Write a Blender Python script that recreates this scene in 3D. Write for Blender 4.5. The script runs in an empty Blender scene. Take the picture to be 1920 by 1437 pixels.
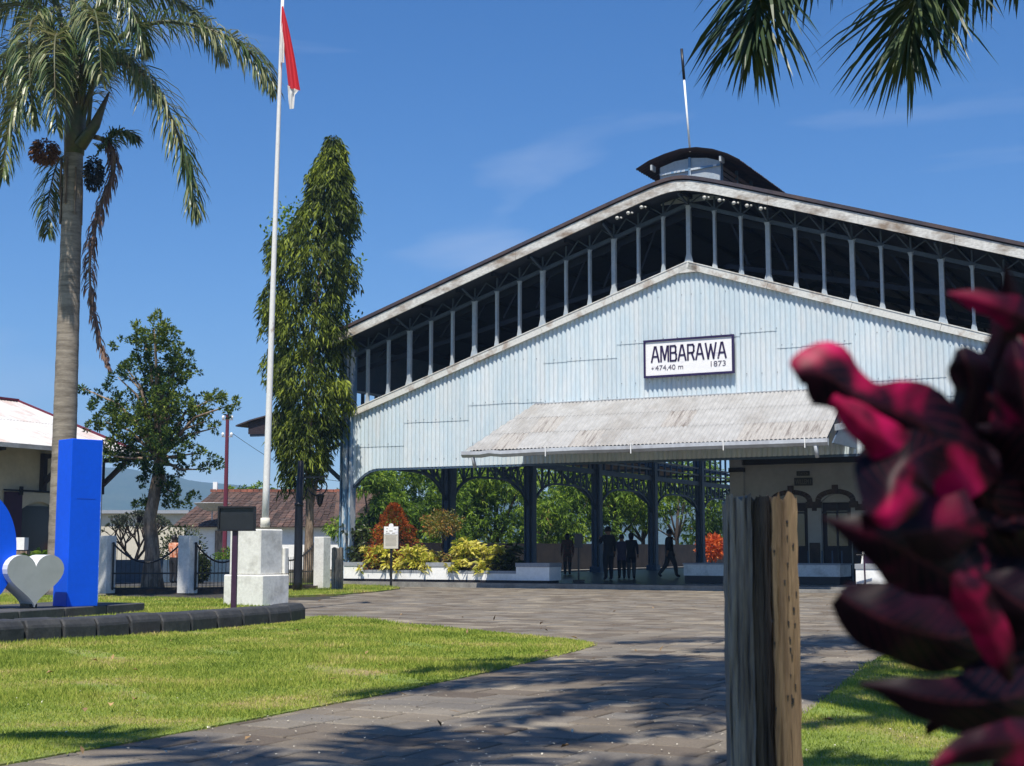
import bpy, bmesh, math, random
import numpy as np
from mathutils import Vector, Matrix, Euler
R_ = math.radians
random.seed(7); rng = np.random.default_rng(7)
sc = bpy.context.scene
C = bpy.context.collection

# ---------------------------------------------------------------- camera, sky, sun, exposure
FOC, CXP, CYP, HZ, CAMH = 2700.0, 960.0, 718.5, 1030.0, 1.15
PITCH = math.atan((HZ - CYP) / FOC)
cam_d = bpy.data.cameras.new("camera"); cam = bpy.data.objects.new("camera", cam_d); C.objects.link(cam)
cam.location = (0, 0, CAMH); cam.rotation_euler = (math.pi / 2 + PITCH, 0, 0)
cam_d.sensor_width = 36; cam_d.lens = FOC / 1920 * 36; cam_d.clip_start = 0.05; cam_d.clip_end = 12000
cam_d.dof.use_dof = True; cam_d.dof.focus_distance = 38; cam_d.dof.aperture_fstop = 9.5
sc.camera = cam

SUN = Vector((-0.20, -1.025, 2.0)).normalized()
world = bpy.data.worlds.new("World"); sc.world = world; world.use_nodes = True
wt = world.node_tree; wn = wt.nodes; wl = wt.links; wn.clear()
wo = wn.new("ShaderNodeOutputWorld"); bg = wn.new("ShaderNodeBackground"); bg.inputs[1].default_value = 0.092
sky = wn.new("ShaderNodeTexSky"); sky.sky_type = 'NISHITA'; sky.sun_disc = False
sky.sun_elevation = math.asin(SUN.z); sky.sun_rotation = math.atan2(SUN.x, SUN.y)
sky.altitude = 450; sky.air_density = 1.0; sky.dust_density = 0.1; sky.ozone_density = 6.0
tc = wn.new("ShaderNodeTexCoord"); mp = wn.new("ShaderNodeMapping"); mp.inputs['Scale'].default_value = (1.6, 1.6, 9.0)
mp.inputs['Rotation'].default_value = (0, R_(9), 0)
mp.inputs['Location'].default_value = (5.4, 2.2, 2.1)
nz = wn.new("ShaderNodeTexNoise"); nz.inputs['Scale'].default_value = 1.5; nz.inputs['Detail'].default_value = 5; nz.inputs['Roughness'].default_value = 0.5
nz.inputs['Distortion'].default_value = 0.4
cr = wn.new("ShaderNodeValToRGB"); cr.color_ramp.elements[0].position = 0.53; cr.color_ramp.elements[1].position = 0.80
cr.color_ramp.elements[1].color = (0.55, 0.55, 0.55, 1)
mx = wn.new("ShaderNodeMixRGB"); mx.inputs[2].default_value = (6.2, 6.6, 7.6, 1)
wl.new(tc.outputs['Generated'], mp.inputs[0]); wl.new(mp.outputs[0], nz.inputs['Vector']); wl.new(nz.outputs[0], cr.inputs[0])
hs = wn.new('ShaderNodeHueSaturation'); hs.inputs['Saturation'].default_value = 1.27; hs.inputs['Hue'].default_value = 0.507; wl.new(sky.outputs[0], hs.inputs['Color'])
wl.new(cr.outputs[0], mx.inputs[0]); wl.new(hs.outputs[0], mx.inputs[1]); wl.new(mx.outputs[0], bg.inputs[0]); wl.new(bg.outputs[0], wo.inputs[0])

sl = bpy.data.lights.new("sun", 'SUN'); sl.energy = 5.0; sl.angle = R_(0.55); sl.color = (1.0, 0.94, 0.83)
so = bpy.data.objects.new("sun", sl); C.objects.link(so); so.rotation_euler = SUN.to_track_quat('Z', 'Y').to_euler(); so.location = (0, -20, 40)
sc.view_settings.view_transform = 'Standard'; sc.view_settings.look = 'None'; sc.view_settings.gamma = 1; sc.view_settings.exposure = 0.5
sc.view_settings.use_curve_mapping = False
cy = sc.cycles; cy.max_bounces = 7; cy.diffuse_bounces = 3; cy.transparent_max_bounces = 6; cy.transmission_bounces = 3; cy.glossy_bounces = 3
cy.volume_bounces = 0; cy.use_denoising = True; cy.sample_clamp_indirect = 6

# ---------------------------------------------------------------- geometry of the place
cp, sp = math.cos(PITCH), math.sin(PITCH)
def ray(x, y):
    a = (x - CXP) / FOC; b = -(y - CYP) / FOC
    return (a, cp - b * sp, sp + b * cp)
def at(x, y, Y):            # world point at distance Y seen at photo pixel x, y
    r = ray(x, y); k = Y / r[1]
    return Vector((r[0] * k, Y, CAMH + r[2] * k))
def gnd(x, y, z=0.0):
    r = ray(x, y); k = (z - CAMH) / r[2]
    return Vector((r[0] * k, r[1] * k, z))
HALL = Vector((5.1536, 41.2466, 0.0)); HROT = -R_(27.8)
UU = Vector((0.88458, -0.46639, 0)); VV = Vector((0.46639, 0.88458, 0))
def HW(u, v, z=0.0): return HALL + UU * u + VV * v + Vector((0, 0, z))
def loc2(p):
    d = Vector(p) - HALL
    return (d.dot(UU), d.dot(VV))

# ---------------------------------------------------------------- materials
MATS = {}
def mat(name, col, rough=0.6, col2=None, scale=4.0, lo=0.4, hi=0.65, var=0.12, bump=0.0, bscale=30, metal=0.0, spec=0.4,
        stretch=(1, 1, 1), island=0.0, trans=0.0, detail=6, coord='Object', wave=None, coat=0.0, objrand=0.0):
    if name in MATS: return MATS[name]
    m = bpy.data.materials.new(name); m.use_nodes = True; MATS[name] = m
    nt = m.node_tree; N = nt.nodes; L = nt.links
    b = N['Principled BSDF']; b.inputs['Roughness'].default_value = rough; b.inputs['Metallic'].default_value = metal
    b.inputs['Specular IOR Level'].default_value = spec
    if coat: b.inputs['Coat Weight'].default_value = coat; b.inputs['Coat Roughness'].default_value = 0.25
    t = N.new("ShaderNodeTexCoord"); mpn = N.new("ShaderNodeMapping"); mpn.inputs['Scale'].default_value = stretch
    L.new(t.outputs[coord], mpn.inputs[0])
    n = N.new("ShaderNodeTexNoise"); n.inputs['Scale'].default_value = scale; n.inputs['Detail'].default_value = detail; n.inputs['Roughness'].default_value = 0.62
    L.new(mpn.outputs[0], n.inputs['Vector'])
    r = N.new("ShaderNodeValToRGB"); r.color_ramp.elements[0].position = lo; r.color_ramp.elements[1].position = hi
    c2 = col2 or tuple(c * (1 - var) for c in col)
    r.color_ramp.elements[0].color = (*col, 1); r.color_ramp.elements[1].color = (*c2, 1)
    L.new(n.outputs[0], r.inputs[0])
    out = r.outputs[0]
    n2 = N.new("ShaderNodeTexNoise"); n2.inputs['Scale'].default_value = scale * 7.3; n2.inputs['Detail'].default_value = 3
    L.new(mpn.outputs[0], n2.inputs['Vector'])
    h = N.new("ShaderNodeHueSaturation"); L.new(out, h.inputs['Color'])
    mm = N.new("ShaderNodeMapRange"); mm.inputs[1].default_value = 0.25; mm.inputs[2].default_value = 0.75
    mm.inputs[3].default_value = 1 - var; mm.inputs[4].default_value = 1 + var
    L.new(n2.outputs[0], mm.inputs[0])
    if objrand:
        oi = N.new("ShaderNodeObjectInfo"); m4 = N.new("ShaderNodeMapRange"); m4.inputs[3].default_value = 1 - objrand; m4.inputs[4].default_value = 1 + objrand
        L.new(oi.outputs['Random'], m4.inputs[0]); mu = N.new("ShaderNodeMath"); mu.operation = 'MULTIPLY'; L.new(mm.outputs[0], mu.inputs[0]); L.new(m4.outputs[0], mu.inputs[1]); L.new(mu.outputs[0], h.inputs['Value'])
    elif island:
        g = N.new("ShaderNodeNewGeometry"); m3 = N.new("ShaderNodeMapRange"); m3.inputs[3].default_value = 1 - island; m3.inputs[4].default_value = 1 + island
        L.new(g.outputs['Random Per Island'], m3.inputs[0]); mu = N.new("ShaderNodeMath"); mu.operation = 'MULTIPLY'
        L.new(mm.outputs[0], mu.inputs[0]); L.new(m3.outputs[0], mu.inputs[1]); L.new(mu.outputs[0], h.inputs['Value'])
    else:
        L.new(mm.outputs[0], h.inputs['Value'])
    L.new(h.outputs[0], b.inputs['Base Color'])
    if bump:
        bp = N.new("ShaderNodeBump"); bp.inputs['Strength'].default_value = bump; bp.inputs['Distance'].default_value = 0.01
        n3 = N.new("ShaderNodeTexNoise"); n3.inputs['Scale'].default_value = bscale; n3.inputs['Detail'].default_value = 5
        L.new(mpn.outputs[0], n3.inputs['Vector']); L.new(n3.outputs[0], bp.inputs['Height']); L.new(bp.outputs[0], b.inputs['Normal'])
    if trans:
        tr = N.new("ShaderNodeBsdfTranslucent"); ms = N.new("ShaderNodeMixShader"); ms.inputs[0].default_value = trans
        L.new(h.outputs[0], tr.inputs[0]); o = N['Material Output']
        L.new(b.outputs[0], ms.inputs[1]); L.new(tr.outputs[0], ms.inputs[2]); L.new(ms.outputs[0], o.inputs[0])
    return m

def leafmat(name, stops, rough=0.45, trans=0.3, spec=0.4, nscale=0.6):
    """leaf colour picked per leaf from stops, drifting in patches"""
    m = bpy.data.materials.new(name); m.use_nodes = True; nt = m.node_tree; N = nt.nodes; L = nt.links
    b = N['Principled BSDF']; b.inputs['Roughness'].default_value = rough; b.inputs['Specular IOR Level'].default_value = spec
    g = N.new("ShaderNodeNewGeometry"); t = N.new("ShaderNodeTexCoord"); n = N.new("ShaderNodeTexNoise"); n.inputs['Scale'].default_value = nscale
    n.inputs['Detail'].default_value = 2
    L.new(t.outputs['Object'], n.inputs['Vector'])
    a = N.new("ShaderNodeMath"); a.operation = 'MULTIPLY_ADD'; a.inputs[1].default_value = 0.6; L.new(g.outputs['Random Per Island'], a.inputs[0])
    a2 = N.new("ShaderNodeMath"); a2.operation = 'MULTIPLY_ADD'; a2.inputs[1].default_value = 1.4; a2.inputs[2].default_value = -0.5
    L.new(n.outputs[0], a2.inputs[0]); L.new(a2.outputs[0], a.inputs[2])
    r = N.new("ShaderNodeValToRGB"); els = r.color_ramp.elements
    while len(els) < len(stops): els.new(0.5)
    for e, (p, c) in zip(els, stops): e.position = p; e.color = (*c, 1)
    L.new(a.outputs[0], r.inputs[0]); L.new(r.outputs[0], b.inputs['Base Color'])
    tr = N.new("ShaderNodeBsdfTranslucent"); ms = N.new("ShaderNodeMixShader"); ms.inputs[0].default_value = trans
    L.new(r.outputs[0], tr.inputs[0]); o = N['Material Output']
    L.new(b.outputs[0], ms.inputs[1]); L.new(tr.outputs[0], ms.inputs[2]); L.new(ms.outputs[0], o.inputs[0])
    return m

M_siding = mat('pale_blue_paint', (0.53, 0.625, 0.68), 0.5, (0.61, 0.66, 0.685), scale=1.6, lo=.42, hi=.62, var=0.06, stretch=(1.6, 1, 0.35), spec=0.25, objrand=.05)
M_sill = mat('weathered_sill', (0.62, 0.62, 0.59), 0.6, (0.36, 0.30, 0.25), scale=2.2, lo=0.50, hi=0.66, var=0.12)
M_fascia = mat('weathered_fascia', (0.58, 0.575, 0.55), 0.7, (0.24, 0.185, 0.14), scale=1.3, lo=0.45, hi=0.68, var=0.25, stretch=(1, 1, 2.2))
M_postp = mat('grey_blue_post_paint', (0.33, 0.39, 0.45), 0.55, (0.42, 0.45, 0.47), scale=2, var=0.1)
M_steel = mat('dark_blue_steel', (0.045, 0.085, 0.14), 0.5, (0.07, 0.10, 0.15), scale=2, var=0.2)
M_steel2 = mat('peeling_blue_column', (0.13, 0.24, 0.38), 0.55, (0.50, 0.55, 0.60), scale=2.6, lo=0.5, hi=0.56, var=0.15, stretch=(1.6, 1.6, 0.6))
M_trussd = mat('shade_dark_truss', (0.045, 0.065, 0.095), 0.6, (0.06, 0.085, 0.115), scale=2, var=0.2)  # colour darkened to carry the shade under the roof overhang
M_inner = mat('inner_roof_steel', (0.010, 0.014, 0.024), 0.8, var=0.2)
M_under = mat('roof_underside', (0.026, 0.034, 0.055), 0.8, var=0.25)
M_roof = mat('dark_roof_sheet', (0.045, 0.038, 0.050), 0.7, (0.09, 0.06, 0.055), scale=1.5, var=0.2)
M_canopy = mat('weathered_canopy_sheet', (0.34, 0.34, 0.34), 0.6, (0.24, 0.225, 0.21), scale=0.9, lo=0.45, hi=0.75, var=0.14, stretch=(1, .5, 1))
M_canopy2 = mat('stained_canopy_sheet', (0.34, 0.325, 0.31), 0.6, (0.15, 0.13, 0.12), scale=3.2, lo=0.5, hi=0.66, var=0.2, stretch=(3, .35, .35))
M_gutter = mat('galvanised_gutter', (0.48, 0.50, 0.52), 0.4, (0.33, 0.33, 0.34), scale=1.3, var=0.1, metal=0.2)
M_white = mat('white_paint', (0.86, 0.86, 0.84), 0.6, (0.68, 0.67, 0.63), scale=1.5, lo=0.5, hi=0.8, var=0.06)
M_whitew = mat('whitewashed_plaster', (0.72, 0.71, 0.67), 0.8, (0.40, 0.385, 0.34), scale=2.8, lo=0.48, hi=0.80, var=0.10, bump=0.5, bscale=9)
M_cream = mat('cream_wall', (0.60, 0.55, 0.44), 0.8, (0.5, 0.46, 0.37), scale=1, var=0.06)
M_capgrey = mat('grey_cap', (0.30, 0.32, 0.35), 0.7, var=0.12)
M_dark = mat('dark_paint', (0.02, 0.018, 0.022), 0.45, var=0.2)
M_black = mat('black_metal', (0.012, 0.012, 0.016), 0.4, var=0.2)
M_purple = mat('dark_maroon_paint', (0.05, 0.02, 0.05), 0.4, var=0.2)
M_signpanel = mat('black_sign_panel', (0.018, 0.02, 0.024), 0.35, var=0.2, scale=1)
M_navy = mat('navy_paint', (0.022, 0.012, 0.07), 0.5, var=0.15)
M_letter = mat('sign_letter_paint', (0.03, 0.018, 0.07), 0.5, (0.3, 0.28, 0.33), scale=6, lo=0.66, hi=0.72, var=0.15)
M_letter2 = mat('sign_numeral_paint', (0.16, 0.14, 0.18), 0.5, var=0.15)
M_signw = mat('sign_white', (0.84, 0.83, 0.83), 0.5, (0.62, 0.60, 0.66), scale=3.5, lo=0.58, hi=0.7, var=0.06, stretch=(.5, 1, 1.5))
M_blue = mat('cobalt_blue_gloss', (0.003, 0.092, 0.74), 0.5, (0.003, 0.085, 0.70), scale=2, var=0.05, spec=0.22)
M_heart = mat('shaded_grey_front', (0.44, 0.45, 0.44), 0.38, (0.36, 0.37, 0.36), scale=1.2, var=0.05, metal=0.35)  # heart front: its weaker light is put into a greyer colour
M_hearts = mat('lit_white_side', (0.74, 0.75, 0.76), 0.3, var=0.04, spec=0.6)  # heart side: whiter colour carries the sunlight falling on it
M_kerb = mat('black_painted_stone', (0.030, 0.032, 0.036), 0.7, (0.065, 0.065, 0.065), scale=5, lo=0.45, hi=0.8, var=0.25, bump=0.7, bscale=14)
M_slab = mat('dark_slab', (0.05, 0.052, 0.058), 0.75, (0.08, 0.08, 0.08), scale=3, var=0.2, bump=0.4)
M_wood = mat('grey_weathered_wood', (0.26, 0.23, 0.195), 0.85, (0.11, 0.09, 0.075), scale=5, lo=0.38, hi=0.66, var=0.22, bump=1.0, bscale=16, stretch=(5, 5, 0.35))
M_wood2 = mat('tan_weathered_wood', (0.235, 0.16, 0.088), 0.8, (0.09, 0.055, 0.03), scale=5, lo=0.40, hi=0.70, var=0.2, bump=1.0, bscale=16, stretch=(5, 5, 0.3))
M_bark = mat('brown_bark', (0.30, 0.225, 0.165), 0.9, (0.12, 0.085, 0.06), scale=4, lo=0.4, hi=0.6, var=0.25, bump=1.0, bscale=12, stretch=(2, 2, 0.5))
M_barkd = mat('dark_bark', (0.055, 0.042, 0.033), 0.9, (0.04, 0.03, 0.025), scale=4, var=0.25, bump=1.0, stretch=(2, 2, 0.6))
M_palmt = mat('ringed_palm_bark', (0.30, 0.26, 0.215), 0.85, (0.15, 0.125, 0.10), scale=2.0, lo=0.40, hi=0.66, var=0.16, bump=0.7, bscale=8, stretch=(1, 1, 6))
M_soil = mat('soil', (0.10, 0.075, 0.05), 0.95, (0.05, 0.04, 0.03), scale=6, var=0.3, bump=0.5)
M_floor = mat('polished_dark_floor', (0.028, 0.032, 0.040), 0.28, (0.06, 0.065, 0.075), scale=1.2, var=0.15)
M_concrete = mat('concrete', (0.27, 0.26, 0.235), 0.85, (0.18, 0.17, 0.155), scale=2.5, var=0.15, bump=0.3)
M_joint = mat('dark_joint_soil', (0.028, 0.025, 0.02), 0.95, (0.05, 0.045, 0.035), scale=8, var=0.3)
M_asph = mat('asphalt', (0.05, 0.05, 0.052), 0.9, (0.07, 0.07, 0.07), scale=3, var=0.2)
M_lawn = mat('lawn_ground', (0.15, 0.20, 0.035), 0.95, (0.26, 0.19, 0.09), scale=0.9, lo=0.48, hi=0.66, var=0.3, bump=0.5)
M_brickd = mat('dark_brick', (0.06, 0.045, 0.04), 0.9, (0.10, 0.07, 0.055), scale=3, var=0.25, bump=0.6)
M_tiles = mat('brown_roof_tile', (0.105, 0.060, 0.047), 0.85, (0.060, 0.042, 0.036), scale=2.0, lo=0.4, hi=0.62, var=0.3, island=0.45)
M_tilec = mat('red_ridge_tile', (0.30, 0.10, 0.06), 0.8, (0.16, 0.07, 0.05), scale=3, var=0.25, island=0.3)
M_whroof = mat('white_rusted_roof', (0.55, 0.54, 0.53), 0.55, (0.42, 0.25, 0.19), scale=0.8, lo=0.5, hi=0.78, var=0.1, stretch=(.6, 1, 1))
M_redtrim = mat('maroon_trim', (0.14, 0.02, 0.04), 0.6, var=0.15)
M_darkwood = mat('dark_wood', (0.035, 0.025, 0.03), 0.6, var=0.2)
M_glassd = mat('dark_glass', (0.012, 0.014, 0.018), 0.12, var=0.1, spec=0.6)
M_skin = mat('skin', (0.25, 0.13, 0.08), 0.6, var=0.05)
M_hair = mat('black_hair', (0.012, 0.01, 0.01), 0.5, var=0.1)
M_cldark = mat('dark_cloth', (0.02, 0.021, 0.027), 0.85, var=0.15)
M_clpurple = mat('dull_purple_cloth', (0.06, 0.05, 0.09), 0.85, var=0.15)
M_clgrey = mat('grey_trousers', (0.07, 0.07, 0.075), 0.85, var=0.15)
M_clorange = mat('orange_cloth', (0.60, 0.16, 0.06), 0.85, (0.7, 0.5, 0.4), scale=14, var=0.1)
M_clpat = mat('brown_patterned_cloth', (0.12, 0.08, 0.06), 0.85, (0.25, 0.08, 0.07), scale=18, lo=.5, hi=.6, var=0.15)
M_red = mat('flag_red', (0.66, 0.03, 0.045), 0.75, var=0.06, trans=0.25)
M_flagw = mat('flag_white', (0.80, 0.78, 0.76), 0.75, var=0.05, trans=0.25)
M_pole = mat('peeling_white_pole', (0.72, 0.71, 0.70), 0.5, (0.25, 0.15, 0.10), scale=6, lo=0.62, hi=0.72, var=0.1, stretch=(1, 1, .4))
M_info = mat('info_panel_print', (0.62, 0.58, 0.50), 0.5, (0.55, 0.51, 0.44), scale=1.5, var=0.05)
M_infod = mat('grey_print', (0.33, 0.29, 0.24), 0.6, var=0.1)
M_teal = mat('teal_print', (0.08, 0.36, 0.34), 0.5, var=0.1)
M_fruit = mat('orange_brown_fruit', (0.24, 0.10, 0.035), 0.8, (0.10, 0.05, 0.03), scale=9, var=0.3, island=0.4)
M_fruitd = mat('dark_fruit', (0.030, 0.030, 0.022), 0.7, var=0.3, island=0.4)
M_sheath = mat('green_sheath', (0.06, 0.08, 0.03), 0.5, (0.11, 0.08, 0.05), scale=2, var=0.2)
M_petal = mat('fallen_petal', (0.62, 0.58, 0.48), 0.8, var=0.1)
M_dryleaf = mat('dry_leaf', (0.30, 0.19, 0.09), 0.85, var=0.2, island=0.5)
M_lamp = mat('lamp_white', (0.55, 0.54, 0.50), 0.35, var=0.05)
M_tankw = mat('bone_plate', (0.62, 0.60, 0.52), 0.7, var=0.1)
L_palm = leafmat('palm_leaflet', [(0.0, (0.035, 0.075, 0.022)), (0.4, (0.075, 0.12, 0.032)), (0.7, (0.18, 0.20, 0.075)), (1.0, (0.38, 0.36, 0.19))], 0.38, 0.22, 0.55, 0.5)
L_palmdead = leafmat('dead_palm_leaflet', [(0.0, (0.10, 0.055, 0.045)), (0.6, (0.20, 0.12, 0.09)), (1.0, (0.30, 0.21, 0.15))], 0.7, 0.15)
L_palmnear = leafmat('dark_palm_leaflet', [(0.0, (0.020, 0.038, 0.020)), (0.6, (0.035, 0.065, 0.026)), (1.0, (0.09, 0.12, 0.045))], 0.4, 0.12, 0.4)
L_poly = leafmat('drooping_leaf', [(0.0, (0.016, 0.030, 0.008)), (0.35, (0.050, 0.075, 0.012)), (0.62, (0.15, 0.195, 0.022)), (1.0, (0.34, 0.40, 0.04))], 0.5, 0.35, 0.2, 0.9)
L_juni = leafmat('juniper_leaf', [(0.0, (0.012, 0.032, 0.018)), (0.38, (0.028, 0.068, 0.022)), (0.65, (0.11, 0.165, 0.025)), (1.0, (0.28, 0.32, 0.05))], 0.7, 0.2, 0.15, 0.45)
L_mango = leafmat('mango_leaf', [(0.0, (0.028, 0.060, 0.012)), (0.4, (0.085, 0.165, 0.018)), (0.68, (0.24, 0.37, 0.035)), (0.93, (0.42, 0.52, 0.07)), (1.0, (0.25, 0.13, 0.06))], 0.5, 0.4, 0.25, 0.5)
L_red = leafmat('red_young_leaf', [(0.0, (0.09, 0.05, 0.014)), (0.4, (0.24, 0.075, 0.016)), (0.75, (0.50, 0.10, 0.020)), (1.0, (0.64, 0.24, 0.045))], 0.5, 0.4, 0.2, 1.5)
L_redgreen = leafmat('red_green_leaf', [(0.0, (0.05, 0.08, 0.015)), (0.45, (0.17, 0.19, 0.035)), (0.75, (0.38, 0.22, 0.05)), (1.0, (0.50, 0.11, 0.04))], 0.42, 0.3, 0.4, 2.5)
L_yellow = leafmat('yellow_croton_leaf', [(0.0, (0.09, 0.14, 0.02)), (0.25, (0.28, 0.33, 0.03)), (0.5, (0.66, 0.60, 0.08)), (1.0, (0.85, 0.78, 0.30))], 0.5, 0.35, 0.25, 3.0)
L_darkgr = leafmat('dark_green_leaf', [(0.0, (0.02, 0.035, 0.012)), (0.6, (0.05, 0.07, 0.02)), (1.0, (0.13, 0.16, 0.04))], 0.4, 0.25)
L_grey = leafmat('grey_green_leaf', [(0.0, (0.03, 0.04, 0.025)), (0.6, (0.08, 0.10, 0.06)), (1.0, (0.15, 0.17, 0.11))], 0.5, 0.25)
L_orange = leafmat('orange_croton_leaf', [(0.0, (0.40, 0.06, 0.02)), (0.6, (0.66, 0.13, 0.03)), (1.0, (0.72, 0.32, 0.10))], 0.4, 0.3, 0.4, 4)
L_grass = leafmat('grass_blade', [(0.0, (0.10, 0.155, 0.022)), (0.4, (0.24, 0.315, 0.045)), (0.75, (0.40, 0.42, 0.085)), (1.0, (0.54, 0.45, 0.20))], 0.7, 0.35, 0.15, 0.9)

def paver_mat():
    m = bpy.data.materials.new('andesite_paver'); m.use_nodes = True; N = m.node_tree.nodes; L = m.node_tree.links
    b = N['Principled BSDF']; b.inputs['Roughness'].default_value = 0.72; b.inputs['Specular IOR Level'].default_value = 0.35
    g = N.new("ShaderNodeNewGeometry"); oi = N.new("ShaderNodeObjectInfo"); t = N.new("ShaderNodeTexCoord")
    add = N.new("ShaderNodeMath"); add.operation = 'ADD'; L.new(g.outputs['Random Per Island'], add.inputs[0]); L.new(oi.outputs['Random'], add.inputs[1])
    fr = N.new("ShaderNodeMath"); fr.operation = 'FRACT'; L.new(add.outputs[0], fr.inputs[0])
    r = N.new("ShaderNodeValToRGB"); els = r.color_ramp.elements
    els[0].color = (0.105, 0.083, 0.062, 1); els[1].color = (0.235, 0.20, 0.15, 1); e = els.new(0.4); e.color = (0.16, 0.135, 0.104, 1); e = els.new(0.7); e.color = (0.15, 0.135, 0.117, 1)
    L.new(fr.outputs[0], r.inputs[0])
    n = N.new("ShaderNodeTexNoise"); n.inputs['Scale'].default_value = 1.3; n.inputs['Detail'].default_value = 7; L.new(g.outputs['Position'], n.inputs['Vector'])
    r2 = N.new("ShaderNodeMapRange"); r2.inputs[1].default_value = 0.3; r2.inputs[2].default_value = 0.7; r2.inputs[3].default_value = 0.72; r2.inputs[4].default_value = 1.22
    L.new(n.outputs[0], r2.inputs[0])
    n2 = N.new("ShaderNodeTexNoise"); n2.inputs['Scale'].default_value = 55; n2.inputs['Detail'].default_value = 3; L.new(g.outputs['Position'], n2.inputs['Vector'])
    r3 = N.new("ShaderNodeMapRange"); r3.inputs[1].default_value = 0.3; r3.inputs[2].default_value = 0.7; r3.inputs[3].default_value = 0.8; r3.inputs[4].default_value = 1.2
    L.new(n2.outputs[0], r3.inputs[0]); mu = N.new("ShaderNodeMath"); mu.operation = 'MULTIPLY'; L.new(r2.outputs[0], mu.inputs[0]); L.new(r3.outputs[0], mu.inputs[1])
    h = N.new("ShaderNodeHueSaturation"); L.new(r.outputs[0], h.inputs['Color']); L.new(mu.outputs[0], h.inputs['Value']); L.new(h.outputs[0], b.inputs['Base Color'])
    bp = N.new("ShaderNodeBump"); bp.inputs['Strength'].default_value = 0.5; bp.inputs['Distance'].default_value = 0.006
    L.new(n2.outputs[0], bp.inputs['Height']); L.new(bp.outputs[0], b.inputs['Normal'])
    return m
M_paver = paver_mat()

def croton_mat():
    m = bpy.data.materials.new('croton_leaf'); m.use_nodes = True; N = m.node_tree.nodes; L = m.node_tree.links
    b = N['Principled BSDF']; b.inputs['Roughness'].default_value = 0.45; b.inputs['Specular IOR Level'].default_value = 0.18
    t = N.new("ShaderNodeTexCoord"); n = N.new("ShaderNodeTexNoise"); n.inputs['Scale'].default_value = 15; n.inputs['Detail'].default_value = 3; n.inputs['Distortion'].default_value = 0.6
    L.new(t.outputs['Object'], n.inputs['Vector'])
    at_ = N.new("ShaderNodeAttribute"); at_.attribute_type = 'OBJECT'; at_.attribute_name = 'redness'
    a = N.new("ShaderNodeMath"); a.operation = 'ADD'; L.new(n.outputs[0], a.inputs[0]); L.new(at_.outputs['Fac'], a.inputs[1])
    r = N.new("ShaderNodeValToRGB"); els = r.color_ramp.elements
    els[0].position = 0.47; els[0].color = (0.006, 0.003, 0.008, 1); els[1].position = 0.86; els[1].color = (0.85, 0.42, 0.44, 1)
    for p, c in ((0.56, (0.028, 0.004, 0.014)), (0.64, (0.30, 0.004, 0.050)), (0.74, (0.62, 0.008, 0.115))):
        e = els.new(p); e.color = (*c, 1)
    uvn = N.new("ShaderNodeUVMap"); uvn.uv_map = 'UVMap'; sx = N.new("ShaderNodeSeparateXYZ"); L.new(uvn.outputs[0], sx.inputs[0])
    def mth(op, a_, b_=None, c_=None):
        q = N.new("ShaderNodeMath"); q.operation = op
        for k_, v_ in enumerate((a_, b_, c_)):
            if v_ is None: continue
            if isinstance(v_, (int, float)): q.inputs[k_].default_value = v_
            else: L.new(v_, q.inputs[k_])
        return q.outputs[0]
    sa = mth('ABSOLUTE', mth('SUBTRACT', sx.outputs[0], .5)); fr = mth('FRACT', mth('MULTIPLY_ADD', sx.outputs[1], 15.0, mth('MULTIPLY', sa, -5.0)))
    vein = mth('MAXIMUM', mth('LESS_THAN', fr, .13), mth('LESS_THAN', sa, .022))
    mxr = N.new("ShaderNodeMixRGB"); mxr.inputs[2].default_value = (.34, .05, .07, 1); L.new(mth('MULTIPLY', vein, .12), mxr.inputs[0]); L.new(r.outputs[0], mxr.inputs[1])
    bpn = N.new("ShaderNodeBump"); bpn.inputs['Strength'].default_value = .25; bpn.inputs['Distance'].default_value = .002; L.new(mth('MULTIPLY', vein, -1.0), bpn.inputs['Height']); L.new(bpn.outputs[0], b.inputs['Normal'])
    r = mxr
    L.new(a.outputs[0], N['Color Ramp'].inputs[0]) if 'Color Ramp' in N else L.new(a.outputs[0], [q for q in N if q.type == 'VALTORGB'][0].inputs[0])
    L.new(r.outputs[0], b.inputs['Base Color'])
    tr = N.new("ShaderNodeBsdfTranslucent"); ms = N.new("ShaderNodeMixShader"); ms.inputs[0].default_value = 0.35
    L.new(r.outputs[0], tr.inputs[0]); o = N['Material Output']
    L.new(b.outputs[0], ms.inputs[1]); L.new(tr.outputs[0], ms.inputs[2]); L.new(ms.outputs[0], o.inputs[0])
    return m
M_croton = croton_mat()

# ---------------------------------------------------------------- builders
def tag(o, label=None, cat=None, group=None, kind=None):
    if label: o['label'] = label
    if cat: o['category'] = cat
    if group: o['group'] = group
    if kind: o['kind'] = kind
    return o
def thing(name, loc, rz, label, cat, group=None):
    o = bpy.data.objects.new(name, None); C.objects.link(o); o.location = loc; o.rotation_euler = (0, 0, rz); o.empty_display_size = 0.2
    return tag(o, label, cat, group)
def link(name, me, parent=None):
    o = bpy.data.objects.new(name, me); C.objects.link(o)
    if parent is not None: o.parent = parent
    return o
def copy_tree(o, parent=None):
    c = o.copy(); C.objects.link(c); c.parent = parent
    for ch in list(o.children): copy_tree(ch, c)
    return c

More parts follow.
